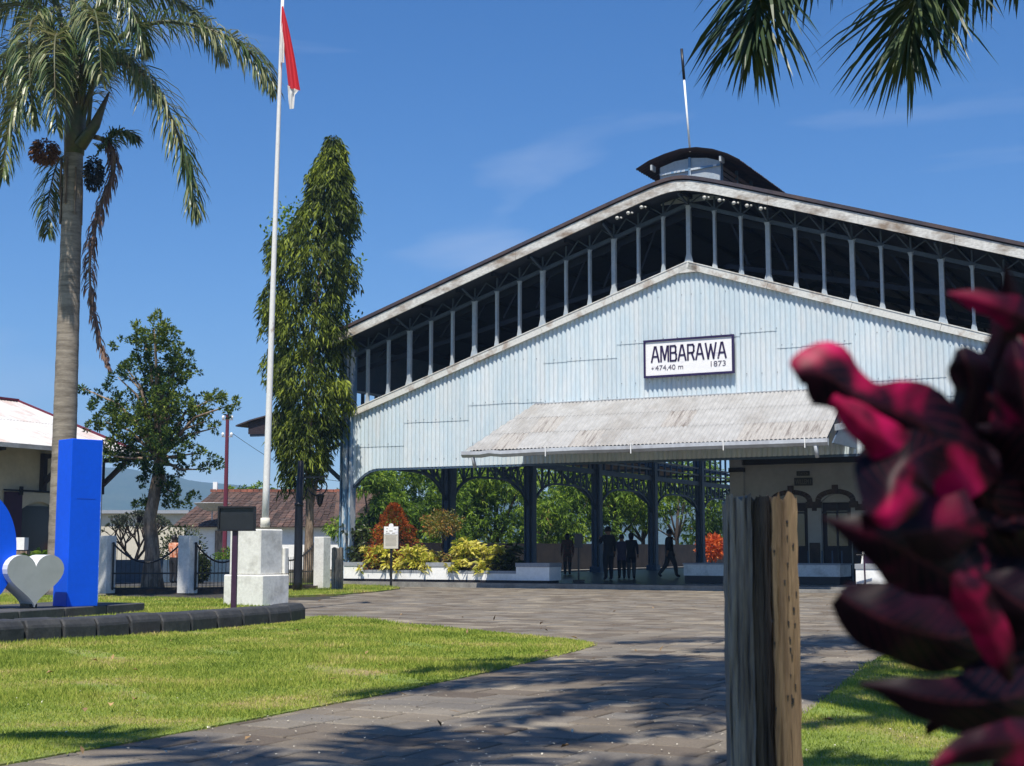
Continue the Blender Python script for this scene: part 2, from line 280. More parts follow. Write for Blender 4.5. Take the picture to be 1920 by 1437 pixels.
class B:
    def __init__(s): s.v = []; s.f = []
    def add(s, V, F):
        n = len(s.v); s.v.extend([tuple(v) for v in V]); s.f.extend([tuple(i + n for i in f) for f in F]); return s
    def box(s, c, d, rz=0.0):
        x, y, z = d[0] / 2, d[1] / 2, d[2] / 2; cs, sn = math.cos(rz), math.sin(rz)
        V = [(c[0] + a * cs - b * sn, c[1] + a * sn + b * cs, c[2] + e) for e in (-z, z) for a, b in ((-x, -y), (x, -y), (x, y), (-x, y))]
        return s.add(V, [(3, 2, 1, 0), (4, 5, 6, 7), (0, 1, 5, 4), (1, 2, 6, 5), (2, 3, 7, 6), (3, 0, 4, 7)])
    def beam(s, p, q, w, h=None, up=(0, 0, 1)):
        p = Vector(p); q = Vector(q); h = h or w; d = (q - p).normalized(); u = Vector(up)
        if abs(d.dot(u)) > 0.97: u = Vector((1, 0, 0))
        a = d.cross(u).normalized() * w / 2; b = a.cross(d).normalized() * h / 2
        V = [e + i * a + j * b for e in (p, q) for i, j in ((-1, -1), (1, -1), (1, 1), (-1, 1))]
        return s.add(V, [(3, 2, 1, 0), (4, 5, 6, 7), (0, 1, 5, 4), (1, 2, 6, 5), (2, 3, 7, 6), (3, 0, 4, 7)])
    def tube(s, pts, rad, seg=8, cap=True):
        pts = [Vector(p) for p in pts]; n = len(pts); rad = rad if isinstance(rad, (list, tuple)) else [rad] * n
        V = []; F = []; a = None
        for i, p in enumerate(pts):
            d = (pts[min(i + 1, n - 1)] - pts[max(i - 1, 0)]).normalized()
            if a is None:
                u = Vector((0, 0, 1)) if abs(d.z) < 0.9 else Vector((1, 0, 0)); a = d.cross(u).normalized()
            else: a = (a - d * a.dot(d)).normalized()
            b = d.cross(a)
            for k in range(seg):
                t = 2 * math.pi * k / seg; V.append(p + (a * math.cos(t) + b * math.sin(t)) * rad[i])
        for i in range(n - 1):
            for k in range(seg): F.append((i * seg + k, i * seg + (k + 1) % seg, (i + 1) * seg + (k + 1) % seg, (i + 1) * seg + k))
        if cap: F.append(tuple(range(seg - 1, -1, -1))); F.append(tuple((n - 1) * seg + k for k in range(seg)))
        return s.add(V, F)
    def prism(s, poly, off):        # poly: 3D points, off: extrusion vector
        n = len(poly); off = Vector(off); P = [Vector(p) for p in poly]
        return s.add(P + [p + off for p in P], [tuple(range(n))] + [tuple(range(2 * n - 1, n - 1, -1))] + [(i + n, (i + 1) % n + n, (i + 1) % n, i) for i in range(n)])
    def strip(s, A, Bp):            # quads between two equal polylines
        n = len(A); return s.add(list(A) + list(Bp), [(i, i + 1, n + i + 1, n + i) for i in range(n - 1)])
    def slab(s, A, Bp, off):        # thick strip
        s.strip(A, Bp); off = Vector(off); A2 = [Vector(a) + off for a in A]; B2 = [Vector(b) + off for b in Bp]
        s.strip(B2, A2); s.strip(A2, A); s.strip(Bp, B2)
        s.add([A[0], Bp[0], B2[0], A2[0]], [(0, 1, 2, 3)]); s.add([A[-1], A2[-1], B2[-1], Bp[-1]], [(0, 1, 2, 3)]); return s
    def build(s, name, m, parent=None, smooth=False, bevel=0, auto=False):
        me = bpy.data.meshes.new(name); me.from_pydata(s.v, [], s.f); me.materials.append(m)
        if smooth or bevel:
            bm = bmesh.new(); bm.from_mesh(me); bmesh.ops.recalc_face_normals(bm, faces=bm.faces)
            if bevel: bmesh.ops.bevel(bm, geom=list(bm.edges), offset=bevel, segments=1, affect='EDGES')
            if smooth:
                for f in bm.faces: f.smooth = True
            bm.to_mesh(me); bm.free()
        me.update()
        return link(name, me, parent)

def gridmesh(name, rows, m, parent=None):
    """welded smooth grid with a UV map: u across, v along"""
    nr, nc = len(rows), len(rows[0]); V = [tuple(p) for r in rows for p in r]
    F = [(i * nc + j, i * nc + j + 1, (i + 1) * nc + j + 1, (i + 1) * nc + j) for i in range(nr - 1) for j in range(nc - 1)]
    me = bpy.data.meshes.new(name); me.from_pydata(V, [], F); uv = me.uv_layers.new(name='UVMap')
    for k, l in enumerate(me.loops): uv.data[k].uv = ((l.vertex_index % nc) / (nc - 1), (l.vertex_index // nc) / (nr - 1))
    me.polygons.foreach_set('use_smooth', [True] * len(F)); me.materials.append(m); me.update(); return link(name, me, parent)

def bigmesh(name, V, F, m, parent=None):
    """V (n,3) array, F (m,k) array"""
    me = bpy.data.meshes.new(name); V = np.asarray(V, np.float32); F = np.asarray(F, np.int32); k = F.shape[1]
    me.vertices.add(len(V)); me.vertices.foreach_set("co", V.ravel()); me.loops.add(F.size); me.loops.foreach_set("vertex_index", F.ravel())
    me.polygons.add(len(F)); me.polygons.foreach_set("loop_start", np.arange(0, F.size, k, dtype=np.int32))
    me.update(calc_edges=True); me.materials.append(m)
    return link(name, me, parent)

def unit(A): return A / np.maximum(np.linalg.norm(A, axis=1, keepdims=True), 1e-9)
def leaf_arrays(P, D, Ln, W, fold=0.25, droop=0.15, N=None):
    """diamond leaves: P base points, D directions (n,3), Ln, W arrays"""
    n = len(P); D = unit(D); Ln = np.broadcast_to(Ln, n)[:, None]; W = np.broadcast_to(W, n)[:, None]
    rv = rng.normal(size=(n, 3)) if N is None else N
    S = unit(np.cross(D, rv)); Nn = np.cross(S, D)
    mid = P + D * Ln * 0.45
    v0 = P; v1 = mid + S * W / 2 + Nn * W * fold; v3 = mid - S * W / 2 + Nn * W * fold
    v2 = P + D * Ln + np.array([0, 0, -1.0]) * Ln * droop
    V = np.stack([v0, v1, v2, v3], 1).reshape(-1, 3); b = (np.arange(n) * 4)[:, None]
    F = np.concatenate([b + np.array([0, 1, 2]), b + np.array([0, 2, 3])], 0)
    return V, F
def leafmesh(name, P, D, Ln, W, m, parent, **k):
    V, F = leaf_arrays(P, D, Ln, W, **k); return bigmesh(name, V, F, m, parent)

# ---------------------------------------------------------------- ground
B().add([(-3000, -60, -0.06), (3000, -60, -0.06), (3000, 3500, -0.06), (-3000, 3500, -0.06)], [(0, 1, 2, 3)]).build('ground', mat('bare_ground', (0.17, 0.145, 0.11), 0.95, (0.11, 0.12, 0.06), scale=.3, var=.2))
tag(bpy.context.scene.objects['ground'], kind='structure')

lawnL = [(-14.0, 1.0), (-6.2, 1.0), (-3.6, 5.9), (-2.73, 7.86), (-2.25, 8.85), (-1.80, 9.85), (-1.22, 11.2), (-.45, 13.1), (.2, 15.0), (.78, 16.7), (1.0, 17.5), (.9, 18.2), (.35, 19.2),
         (-.5, 20.6), (-1.6, 22.4), (-2.6, 24.2), (-3.2, 24.7), (-4.3, 25.7), (-5.2, 28.4), (-7, 30.3), (-14, 34), (-24, 38), (-24, 10)]
lawnR = [(.9, 7.0), (1.43, 8.5), (1.95, 9.96), (2.75, 12.25), (3.75, 15.1), (4.3, 16.4), (5.4, 17.4), (9, 18.5), (14, 19), (14, 1), (.6, 1)]
def inpoly(x, y, poly):
    r = np.zeros(np.shape(x), bool); n = len(poly)
    for i in range(n):
        x1, y1 = poly[i]; x2, y2 = poly[(i + 1) % n]
        if y1 == y2: continue
        c = ((y1 > y) != (y2 > y)) & (x < (x2 - x1) * (y - y1) / (y2 - y1) + x1); r ^= c
    return r
def flat(name, poly, z, m, t=0.05):
    o = B().prism([(x, y, z) for x, y in poly], (0, 0, -t)).build(name, m); tag(o, kind='structure'); return o
flat('lawn', lawnL, 0.012, M_lawn, .03); flat('lawn', lawnR, 0.012, M_lawn, .03)

# plaza: joint bed and pavers
plaza = B().prism([(-11, 0.5, -0.018), (22, 0.5, -0.018), (22, 36, -0.018), tuple(HW(8, -.5, -0.018)), tuple(HW(-7.0, -.5, -0.018)), (-5.7, 41.0, -0.018), (-12, 36, -0.018)], (0, 0, -0.04)).build('plaza', M_joint)
tag(plaza, kind='structure')
pav = []
Wr, Lr = 0.37, 0.46
edgeY = [(-4.9, 37.5), (-7.2, 36.2)]
for i in range(-115, -1):
    v = i * Wr - 0.46; off = random.random() * Lr; u = -24 + off
    while u < 26:
        ln = Lr * random.uniform(0.78, 1.22); uc, vc = u + ln / 2, v + Wr / 2; u += ln
        if vc > -.66: continue
        p = HW(uc, vc)
        if p.y < 5.2 or abs(p.x) > 0.40 * p.y + 1.0: continue
        if p.y > 33 and p.x < -4.2 - 0 * (p.y - 33): continue
        if p.y > 39.8 and p.x < -0.1 * p.y + 0.4 and p.x < -3.2: continue
        if inpoly(np.array(p.x), np.array(p.y), lawnL) and inpoly(np.array(p.x - .35), np.array(p.y + .1), lawnL) and inpoly(np.array(p.x + .3), np.array(p.y - .2), lawnL): continue
        if inpoly(np.array(p.x + .3), np.array(p.y - .2), lawnR) and inpoly(np.array(p.x - .35), np.array(p.y), lawnR): continue
        pav.append((p.y, uc, vc, ln))
pav.sort()
def paver_mesh(b, cx, cy, L_, W_, z0=-0.05, rz=HROT):
    g = 0.008; hx, hy = L_ / 2 - g, W_ / 2 - g; cs, sn = math.cos(rz), math.sin(rz); e = 0.007
    tz = [random.uniform(-.0045, .0045) + .001 for _ in range(4)]
    def R2(a, b_): return (cx + a * cs - b_ * sn, cy + a * sn + b_ * cs)
    c4 = ((-1, -1), (1, -1), (1, 1), (-1, 1)); V = []
    for (a, c) in c4: V.append((*R2(a * hx, c * hy), z0))
    for k, (a, c) in enumerate(c4): V.append((*R2(a * hx, c * hy), tz[k] - e))
    for k, (a, c) in enumerate(c4): V.append((*R2(a * (hx - e), c * (hy - e)), tz[k]))
    F = [(8, 9, 10, 11)] + [(i, (i + 1) % 4, 4 + (i + 1) % 4, 4 + i) for i in range(4)] + [(4 + i, 4 + (i + 1) % 4, 8 + (i + 1) % 4, 8 + i) for i in range(4)]
    b.add(V, F)
for k, (d, uc, vc, ln) in enumerate(pav[:300]):
    b = B(); paver_mesh(b, 0, 0, ln, Wr); o = b.build('paver', M_paver, plaza); o.location = HW(uc, vc)
b = B()
for d, uc, vc, ln in pav[300:]:
    p = HW(uc, vc); paver_mesh(b, p.x, p.y, ln, Wr)
o = b.build('distant_pavers', M_paver, plaza); o['kind'] = 'stuff'

# fallen petals and leaves on the pavers
P = []
while len(P) < 620:
    y = 7.2 + abs(random.gauss(0, 1)) * 4.5; x = random.uniform(-.38, .38) * y
    if inpoly(np.array(x), np.array(y), lawnL) and random.random() > .15: continue
    P.append((x, y, 0.014 if not inpoly(np.array(x), np.array(y), lawnL) else .05))
P = np.array(P); D = rng.normal(size=P.shape) * [1, 1, .15]
o = leafmesh('petals', P, D, rng.uniform(.012, .028, len(P)), rng.uniform(.010, .020, len(P)), M_petal, None, fold=.2, droop=0, N=np.tile([0, 0, 1.0], (len(P), 1)))
tag(o, 'tiny pale petals scattered over the dark paving', 'fallen petals', kind='stuff')
P = []
while len(P) < 90:
    y = random.uniform(8, 32); x = random.uniform(-.36, .36) * y; P.append((x, y, 0.02 if not inpoly(np.array(x), np.array(y), lawnL) else .06))
P = np.array(P); D = rng.normal(size=P.shape) * [1, 1, .3]
o = leafmesh('dry_leaves', P, D, rng.uniform(.04, .11, len(P)), rng.uniform(.02, .05, len(P)), M_dryleaf, None, fold=.5, droop=-.2, N=np.tile([0, 0, 1.0], (len(P), 1)))
tag(o, 'dry brown leaves lying on lawn and paving', 'dry leaves', kind='stuff')

# raised bed behind the dark kerb
kerb_px = [(-60, 1216), (47, 1207), (117, 1203), (182, 1199), (244, 1194), (303, 1190), (359, 1186), (408, 1181), (456, 1177), (505, 1172), (545, 1168), (573, 1163)]
kb = [gnd(*p) for p in kerb_px]
bedH = 0.15
kbi = []
for i, p in enumerate(kb):
    d_ = (kb[min(i + 1, len(kb) - 1)] - kb[max(i - 1, 0)]); d_.z = 0; d_.normalize(); kbi.append((p.x - d_.y * .2, p.y + d_.x * .2))
bed = kbi + [(kb[-1].x - .22, kb[-1].y + .35), (-4.25, 25.9), (-5.2, 28.5), (-6.9, 30.0), (-12, 33), (-22, 34), (-22, 16)]
flat('raised_bed', bed, bedH - .01, M_lawn, 0.2)
kt = thing('stone_kerb', (0, 0, 0), 0, 'curved kerb of black painted stone blocks edging the lawn in front of the plinth', 'kerb')
for a, c in zip(kb[:-1], kb[1:]):
    a = Vector((a.x, a.y, 0)); c = Vector((c.x, c.y, 0)); d = (c - a).normalized(); nrm = Vector((-d.y, d.x, 0)); g = d * 0.022; zj_ = random.uniform(-.012, .012)
    prof = [(0, -.03), (0, .19), (.06, .275), (.33, .285), (.36, -.03)]
    b = B(); A_ = [a + g + nrm * s + Vector((0, 0, z + (zj_ if z > .1 else 0))) for s, z in prof]; b.prism(A_, (c - d * .010) - (a + g))
    o = b.build('kerb_stone', M_kerb, kt, bevel=0.018)

# slab under the letters
sl_t = [gnd(-60, 1172, .15), gnd(272, 1147, .15)]
sa = Vector((sl_t[0].x, sl_t[0].y, 0)); sb_ = Vector((sl_t[1].x, sl_t[1].y, 0)); sd = (sb_ - sa).normalized(); sn_ = Vector((-sd.y, sd.x, 0))
stp = thing('letter_plinth', (0, 0, 0), 0, 'low dark stone plinth carrying the blue letters and the heart', 'plinth')
nblk = 4
for i in range(nblk):
    p = sa.lerp(sb_, i / nblk) + sd * .008; q = sa.lerp(sb_, (i + 1) / nblk) - sd * .008
    B().prism([p, q, q + sn_ * 1.7, p + sn_ * 1.7], (0, 0, .29)).build('plinth_block', M_slab, stp, bevel=.012)

# grass blades
def grass(name, region, ymax, dens_near, label, z0=0.008, xr=None, hgt=(.016, .038)):
    xs = [p[0] for p in region]; ys = [p[1] for p in region]
    x0, x1, y0, y1 = min(xs), max(xs), max(min(ys), 6.6), min(max(ys), ymax)
    PP = []
    y = y0
    while y < y1:
        dy = 1.0; d = 1.35 * dens_near * min(1, (9.0 / y) ** 1.35); lim = .37 * (y + 1) + .5; a, b_ = max(x0, -lim), min(x1, lim)
        if b_ > a:
            n = int((b_ - a) * dy * d); X = rng.uniform(a, b_, n); Y = rng.uniform(y, y + dy, n); k = inpoly(X + rng.normal(0, .025, n), Y + rng.normal(0, .04, n), region); PP.append(np.stack([X[k], Y[k]], 1))
        y += dy
    Q = np.concatenate(PP); bare = (np.sin(Q[:, 0] * 1.9 + 1.1) * np.sin(Q[:, 1] * 1.4 + Q[:, 0]) + np.sin(Q[:, 0] * 4.3 + Q[:, 1] * 2.9)) > 1.25; Q = Q[~(bare & (rng.random(len(Q)) < .75))]; n = len(Q); sc_ = np.clip(Q[:, 1] / 9.0, 1, 2.4)
    patch = .7 + .5 * np.sin(Q[:, 0] * 1.7 + np.sin(Q[:, 1] * 1.3) * 2) * np.sin(Q[:, 1] * 1.1 + 1)
    z = np.full(n, z0); P = np.column_stack([Q, z]); h = rng.uniform(*hgt, n) * np.clip(patch, .6, 1.2) * np.minimum(sc_, 1.5)
    D = np.column_stack([rng.normal(0, .65, n), rng.normal(0, .65, n), np.ones(n)])
    D = unit(D); S = unit(np.column_stack([rng.normal(size=n), rng.normal(size=n) * .3, np.zeros(n)])); w = (rng.uniform(.004, .009, n) * sc_)[:, None]
    v0 = P - S * w / 2; v1 = P + S * w / 2; v2 = P + D * h[:, None] * 1.3
    V = np.stack([v0, v1, v2], 1).reshape(-1, 3); F = np.arange(3 * n).reshape(-1, 3)
    print(name, n)
    return tag(bigmesh(name, V, F, L_grass), label, 'grass', kind='stuff')
keep_out = [(p.x, p.y) for p in kb] + [(-3, 26), (-4, 60), (-40, 60), (-40, 10)]
def cut(region, hole):
    return region
lawn_front = [(-14.0, 1.0), (-6.2, 1.0), (-3.6, 5.9), (-2.73, 7.86), (-2.25, 8.85), (-1.80, 9.85), (-1.22, 11.2), (-.45, 13.1), (.2, 15.0), (.78, 16.7), (1.0, 17.5), (.9, 18.2), (.35, 19.2),
              (-.5, 20.6), (-1.6, 22.4), (-2.6, 24.2), (-3.25, 24.6)] + [(p.x, p.y - .02) for p in reversed(kb)] + [(-14, 14)]
grass('grass', lawn_front, 27, 3400, 'short bright green grass on the front lawn')
grass('grass', lawnR, 18, 3000, 'short green grass behind the near timber post')
grass('grass', [(x, y) for x, y in bed], 34, 2600, 'sparse grass growing on the raised bed by the plinth', z0=bedH - .012, hgt=(.015, .04))

strip = [tuple(gnd(x, y))[:2] for x, y in ((470, 1121), (560, 1119), (640, 1116), (705, 1111), (750, 1105), (735, 1103), (690, 1101), (645, 1098), (600, 1097), (470, 1099))]
flat('lawn', strip, .03, M_lawn, .08); grass('grass', strip, 48, 2600, 'thin grass strip under the lamp post and short timber post', z0=.028, hgt=(.03, .06))
# ---------------------------------------------------------------- the station hall
hall = thing('station_hall', HALL, HROT, 'long open sided railway station hall with pale blue corrugated gable and arched steel columns', 'station building')
HWID = 11.85; ZF = 0.15
def ztop(u): return 9.26 - 0.3265 * abs(u)             # top of the siding
def zroof(u): return 11.83 - 0.3255 * math.sqrt(u * u + 0.55 ** 2)
def zbot(u):
    a = HWID - abs(u)
    if a < 1.15: return 3.0 + .72 * math.sin(min(1, a / 1.15) * math.pi / 2)
    return 3.72
# sheets of the gable
laps = [(-11.85, -9.7, 4.45), (-9.7, -7.35, 5.17), (-7.35, -4.75, 5.62), (-4.75, -2.3, 6.80), (-2.3, 1.5, 7.20), (1.5, 2.6, 7.28), (2.6, 4.7, 6.78), (4.7, 7.2, 5.7), (7.2, 9.5, 5.2), (9.5, 11.85, 4.5)]
extra = {4: 5.45, 3: 5.45}
for gi, (a, c, zl) in enumerate(laps):
    nsh = max(1, round((c - a) / .76)); w = (c - a) / nsh
    for k in range(nsh):
        u0 = a + k * w; u1 = u0 + w; nw = w / .148; ns = max(30, round(nw * 14))
        zj = zl + random.uniform(-.01, .01)
        for part in (0, 1):
            A = []; T = []
            for j in range(ns + 1):
                u = u0 - .006 + (u1 - u0 + .012) * j / ns; q_ = abs(math.sin(u / .148 * math.pi))
                dv = -.050 * q_ + .028 - (.012 if part else 0) - .003 * (k % 2)
                lo = zbot(u) if part == 0 else zj - .03; hi = (zj + .0) if part == 0 else ztop(u)
                if part == 0: hi = min(hi, ztop(u))
                A.append((u, dv, lo)); T.append((u, dv, hi))
            B().strip(A, T).build('corrugated_sheet', M_siding, hall, smooth=True)
bn = B()
for a, c, zl in laps:
    for z_ in (zl + .05, zl - 1.2, zl + 1.3):
        u = a + .07
        while u < c:
            if zbot(u) + .1 < z_ < ztop(u) - .1 and random.random() < .75: bn.box((round(u / .148) * .148 + .074, -.040, z_ + random.uniform(-.012, .012)), (.016, .02, .016))
            u += .148 * random.choice((2, 2, 3))
o = bn.build('roofing_nails', M_dark, hall); o['kind'] = 'stuff'
# sill boards on the gable top
for s in (-1, 1):
    for k in range(5):
        a = 0.02 + k * (HWID - .02) / 5; c = 0.02 + (k + 1) * (HWID - .02) / 5 - .01
        b = B(); b.beam((s * a, -.06, ztop(a) + .07), (s * c, -.06, ztop(c) + .07), .14, .20); b.build('sill_board', M_sill, hall)
        b = B(); b.beam((s * a, -.07, ztop(a) + .19), (s * c, -.07, ztop(c) + .19), .15, .03); b.build('sill_capping', M_sill, hall)
B().prism([(-.28, -.13, 9.13), (.28, -.13, 9.13), (.30, -.13, 9.30), (0, -.13, 9.46), (-.30, -.13, 9.30)], (0, .1, 0)).build('sill_apex', M_sill, hall)
# bottom edge of the siding
A = []; 
for j in range(41):
    u = -HWID + 2 * HWID * j / 40 if False else None
pts = [(-HWID + t, .03, zbot(-HWID + t) - .03) for t in (0, .15, .35, .6, .85, 1.15)] + [(0, .03, 3.69)] + [(HWID - t, .03, zbot(HWID - t) - .03) for t in (1.15, .85, .6, .35, .15, 0)]
b = B()
for p, q in zip(pts[:-1], pts[1:]): b.beam(p, q, .07, .07)
b.build('arch_edge_trim', M_steel, hall)
b = B(); b.box((0, .14, 3.98), (2 * HWID - 2.2, .16, .5)); b.build('gable_girder', M_steel, hall)
# gable posts
def ztrussb(u): return 11.14 - .3187 * abs(u)
postd = {}
for k in range(-14, 15):
    u = k * .795; thick = (k % 3 == 0); w = .125 if thick else .075
    z0 = ztop(u) + .18; z1 = ztrussb(u)
    b = B(); b.box((u, .02, (z0 + z1) / 2), (w, .12, z1 - z0))
    f = .10 if thick else .07
    f *= .75; b.prism([(u - w / 2 - f, -.03, z0 - .02), (u + w / 2 + f, -.03, z0 - .02), (u + w / 2, -.03, z0 + .28), (u - w / 2, -.03, z0 + .28)], (0, .05, 0))
    b.prism([(u - w / 2 - .05, -.01, z1 + .02), (u - w / 2, -.01, z1 - .12), (u + w / 2, -.01, z1 - .12), (u + w / 2 + .05, -.01, z1 + .02)], (0, .04, 0))
    b.build('gable_post', M_postp, hall)
# top chord, lattice and overhang struts
for s in (-1, 1):
    B().beam((0, .04, ztrussb(0) + .03), (s * 11.7, .04, ztrussb(11.7) + .03), .10, .11).build('top_chord', M_trussd, hall)
b = B()
for k in range(-14, 15):
    u = k * .795; z = ztrussb(u) + .05; b.beam((u, .03, z), (u, .03, zroof(u) - .2), .05)
    for s in (-1, 1):
        u2 = u + s * .4
        if abs(u2) < 11.6: b.beam((u, .03, z), (u2, .03, zroof(u2) - .2), .035)
b.build('truss_lattice', M_trussd, hall); 
for k in range(-5, 6):
    u = k * 2.385
    if abs(u) > 11.6: continue
    b = B(); b.beam((u, 0.0, ztrussb(u) + .03), (u, -.78, zroof(u) - .34), .05); b.build('overhang_strut', M_trussd, hall)
# roof
LEN = 45.5
us = [-12.6] + [-11.5 + i * .5 for i in range(20)] + [-1.4, -1.1, -.8, -.5, -.25, 0, .25, .5, .8, 1.1, 1.4] + [2 + i * .5 for i in range(20)] + [12.6]
us = sorted(set(us))
A = [(u, -.93, zroof(u) + .02) for u in us]; T = [(u, LEN + .8, zroof(u) + .02) for u in us]
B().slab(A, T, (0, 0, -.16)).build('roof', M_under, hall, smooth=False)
# ragged roofing sheets lying over the fascia
nsh = 30
for s in (-1, 1):
    for k in range(15):
        a = k * .84; c = a + .86; V1 = []; V2 = []
        for j in range(13):
            u = s * (a + (c - a) * j / 12); z = zroof(u) + .045
            V1.append((u, -1.0 + random.uniform(-.004, .004), z + .012 * math.cos(j * 2 * math.pi / 2.0) * 0)); V2.append((u, 3.0, z))
        B().slab(V1, V2, (0, 0, .10)).build('roof_sheet', M_roof, hall)
# fascia
fu = [u for u in us if -12.5 < u < 12.5]
segs = [(-12.5, -10.2), (-10.2, -7.7), (-7.7, -5.2), (-5.2, -2.7), (-2.7, 0), (0, 2.7), (2.7, 5.2), (5.2, 7.7), (7.7, 10.2), (10.2, 12.5)]
for a, c in segs:
    if a == -12.5: a = -11.75
    if c == 12.5: c = 11.75
    n = 12; U_ = [a + .004 + (c - a - .008) * i / n for i in range(n + 1)]
    A = [(u, -.96, zroof(u) - .285) for u in U_]; T = [(u, -.96, zroof(u) + .005) for u in U_]
    B().slab(A, T, (0, .05, 0)).build('fascia_board', M_fascia, hall)
# columns, side walls
def colmesh(b, u, v, z0, z1, w=.42):
    # latticed column: two flanges and web, flared foot and head
    b.box((u, v, (z0 + z1) / 2), (w * .34, w, z1 - z0)); b.box((u - w * .42, v, (z0 + z1) / 2), (.05, w * .8, z1 - z0)); b.box((u + w * .42, v, (z0 + z1) / 2), (.05, w * .8, z1 - z0))
    b.box((u, v, z0 + .12), (w * 1.25, w * 1.25, .24))
for su in (-1, 1):
    for k in range(8):
        v = k * 6.5; u = su * HWID
        b = B(); colmesh(b, u, v, ZF, 7.6 if k else 7.75)
        o = b.build('column', M_steel2 if k == 0 else M_steel, hall)
        if k == 0: o['label'] = 'corner column with peeling blue paint'
    for k in range(7):
        v0 = k * 6.5 + .22; v1 = (k + 1) * 6.5 - .22; u = su * HWID; n = 24
        b = B()
        def za(t): return 3.86 - .95 * abs(t) ** 4
        T_ = [-1 + 2 * i / n for i in range(n + 1)]; vv = [v0 + (v1 - v0) * (t + 1) / 2 for t in T_]
        for i in range(n): b.beam((u, vv[i], za(T_[i])), (u, vv[i + 1], za(T_[i + 1])), .09, .08)
        m = 9
        for i in range(m + 1):
            v = v0 + .25 + (v1 - v0 - .5) * i / m; t = (v - v0) / (v1 - v0) * 2 - 1; b.beam((u, v, za(t)), (u, v, 4.45), .10, .06)
            if i < m:
                vn = v0 + .25 + (v1 - v0 - .5) * (i + 1) / m; tn = (vn - v0) / (v1 - v0) * 2 - 1
                if i % 2 == 0 or i > 5: b.beam((u, v, 4.45), (u, vn, za(tn)), .045)
                if i % 2 == 1 or i > 5: b.beam((u, v, za(t)), (u, vn, 4.45), .045)
        b.build('arched_girder', M_steel, hall)
        # quadrant brackets leaning out to the side roof
        b = B(); c = [(u + su * (1.9 * (1 - math.cos(a))), (k + 1) * 6.5, 2.7 + 1.65 * math.sin(a)) for a in [i * math.pi / 2 / 8 for i in range(9)]]
        for p, q in zip(c[:-1], c[1:]): b.beam(p, q, .09, .07)
        b.build('curved_bracket', M_steel, hall)
    # longitudinal band: beam, open frames, dark upper wall
    u = su * HWID
    B().box((u, 22.75, 4.55), (.16, 45.3, .22)).build('wall_beam', M_steel, hall)
    b = B()
    for z in (5.0, 5.35, 6.3): b.box((u, 22.75, z), (.10, 45.3, .07))
    b.build('window_rail', M_postp, hall)
    for k in range(7):
        for j in range(8):
            if j == 0: continue
            B().box((u, k * 6.5 + j * 6.5 / 8, 5.48), (.09, .09, 1.62)).build('window_mullion', M_steel, hall)
    A = [(u, .1, 6.35), (u, 45.4, 6.35)]; T = [(u, .1, zroof(u) - .16), (u, 45.4, zroof(u) - .16)]
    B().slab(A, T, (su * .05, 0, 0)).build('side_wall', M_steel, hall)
# roof trusses inside
for k in range(0, 8):
    v = k * 6.5 + .35; b = B()
    for s in (-1, 1):
        b.beam((0, v, 11.0), (s * 11.7, v, 7.45), .12, .2); b.beam((s * 11.7, v, 7.0), (s * 1.0, v, 9.3), .10, .14)
        for j in range(1, 10):
            u = s * j * 1.15; b.beam((u, v, 11.0 - .303 * abs(u)), (u + s * .55, v, 9.5 - .205 * abs(u)), .06)
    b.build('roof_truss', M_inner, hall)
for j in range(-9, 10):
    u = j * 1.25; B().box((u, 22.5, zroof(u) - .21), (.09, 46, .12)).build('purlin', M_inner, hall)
# side barrel canopy on the left
prof = [(-12.15, 5.25), (-12.9, 5.52), (-13.7, 5.70), (-14.4, 5.72), (-15.1, 5.63), (-15.8, 5.50), (-16.4, 5.34)]
A = [(u, -.1, z) for u, z in prof]; T = [(u, 39, z) for u, z in prof]
B().slab(A, T, (0, 0, -.05)).build('side_canopy_roof', M_roof, hall)
B().prism([(u, .02, z - .06) for u, z in prof[1:-1]] + [(-15.95, .02, 5.42), (-15.95, .02, 5.02), (-12.2, .02, 4.95)], (0, .06, 0)).build('canopy_end_panel', M_darkwood, hall)
for k in range(7):
    b = B(); v = k * 6.5 + .1; b.beam((-12.0, v, 3.25), (-14.2, v, 4.98), .10, .12); b.beam((-12.0, v, 4.62), (-13.3, v, 4.25), .09, .10); b.build('canopy_brace', M_steel, hall)
    B().beam((-12.0, v, 4.95), (-15.9, v, 5.0), .10, .12).build('canopy_beam', M_steel, hall)
# floor
pf = B(); pf.prism([(-13.2, -.55, .0), (13.2, -.55, .0), (13.2, 46, .0), (-13.2, 46, .0)], (0, 0, ZF)); o = pf.build('platform_floor', M_floor); o.location = HALL; o.rotation_euler.z = HROT; tag(o, kind='structure')
o = B().prism([(-13.2, -.66, -.02), (13.2, -.66, -.02), (13.2, -.552, -.02), (-13.2, -.552, -.02)], (0, 0, ZF + .01)).build('platform_edge', M_concrete); o.location = HALL; o.rotation_euler.z = HROT; tag(o, kind='structure')

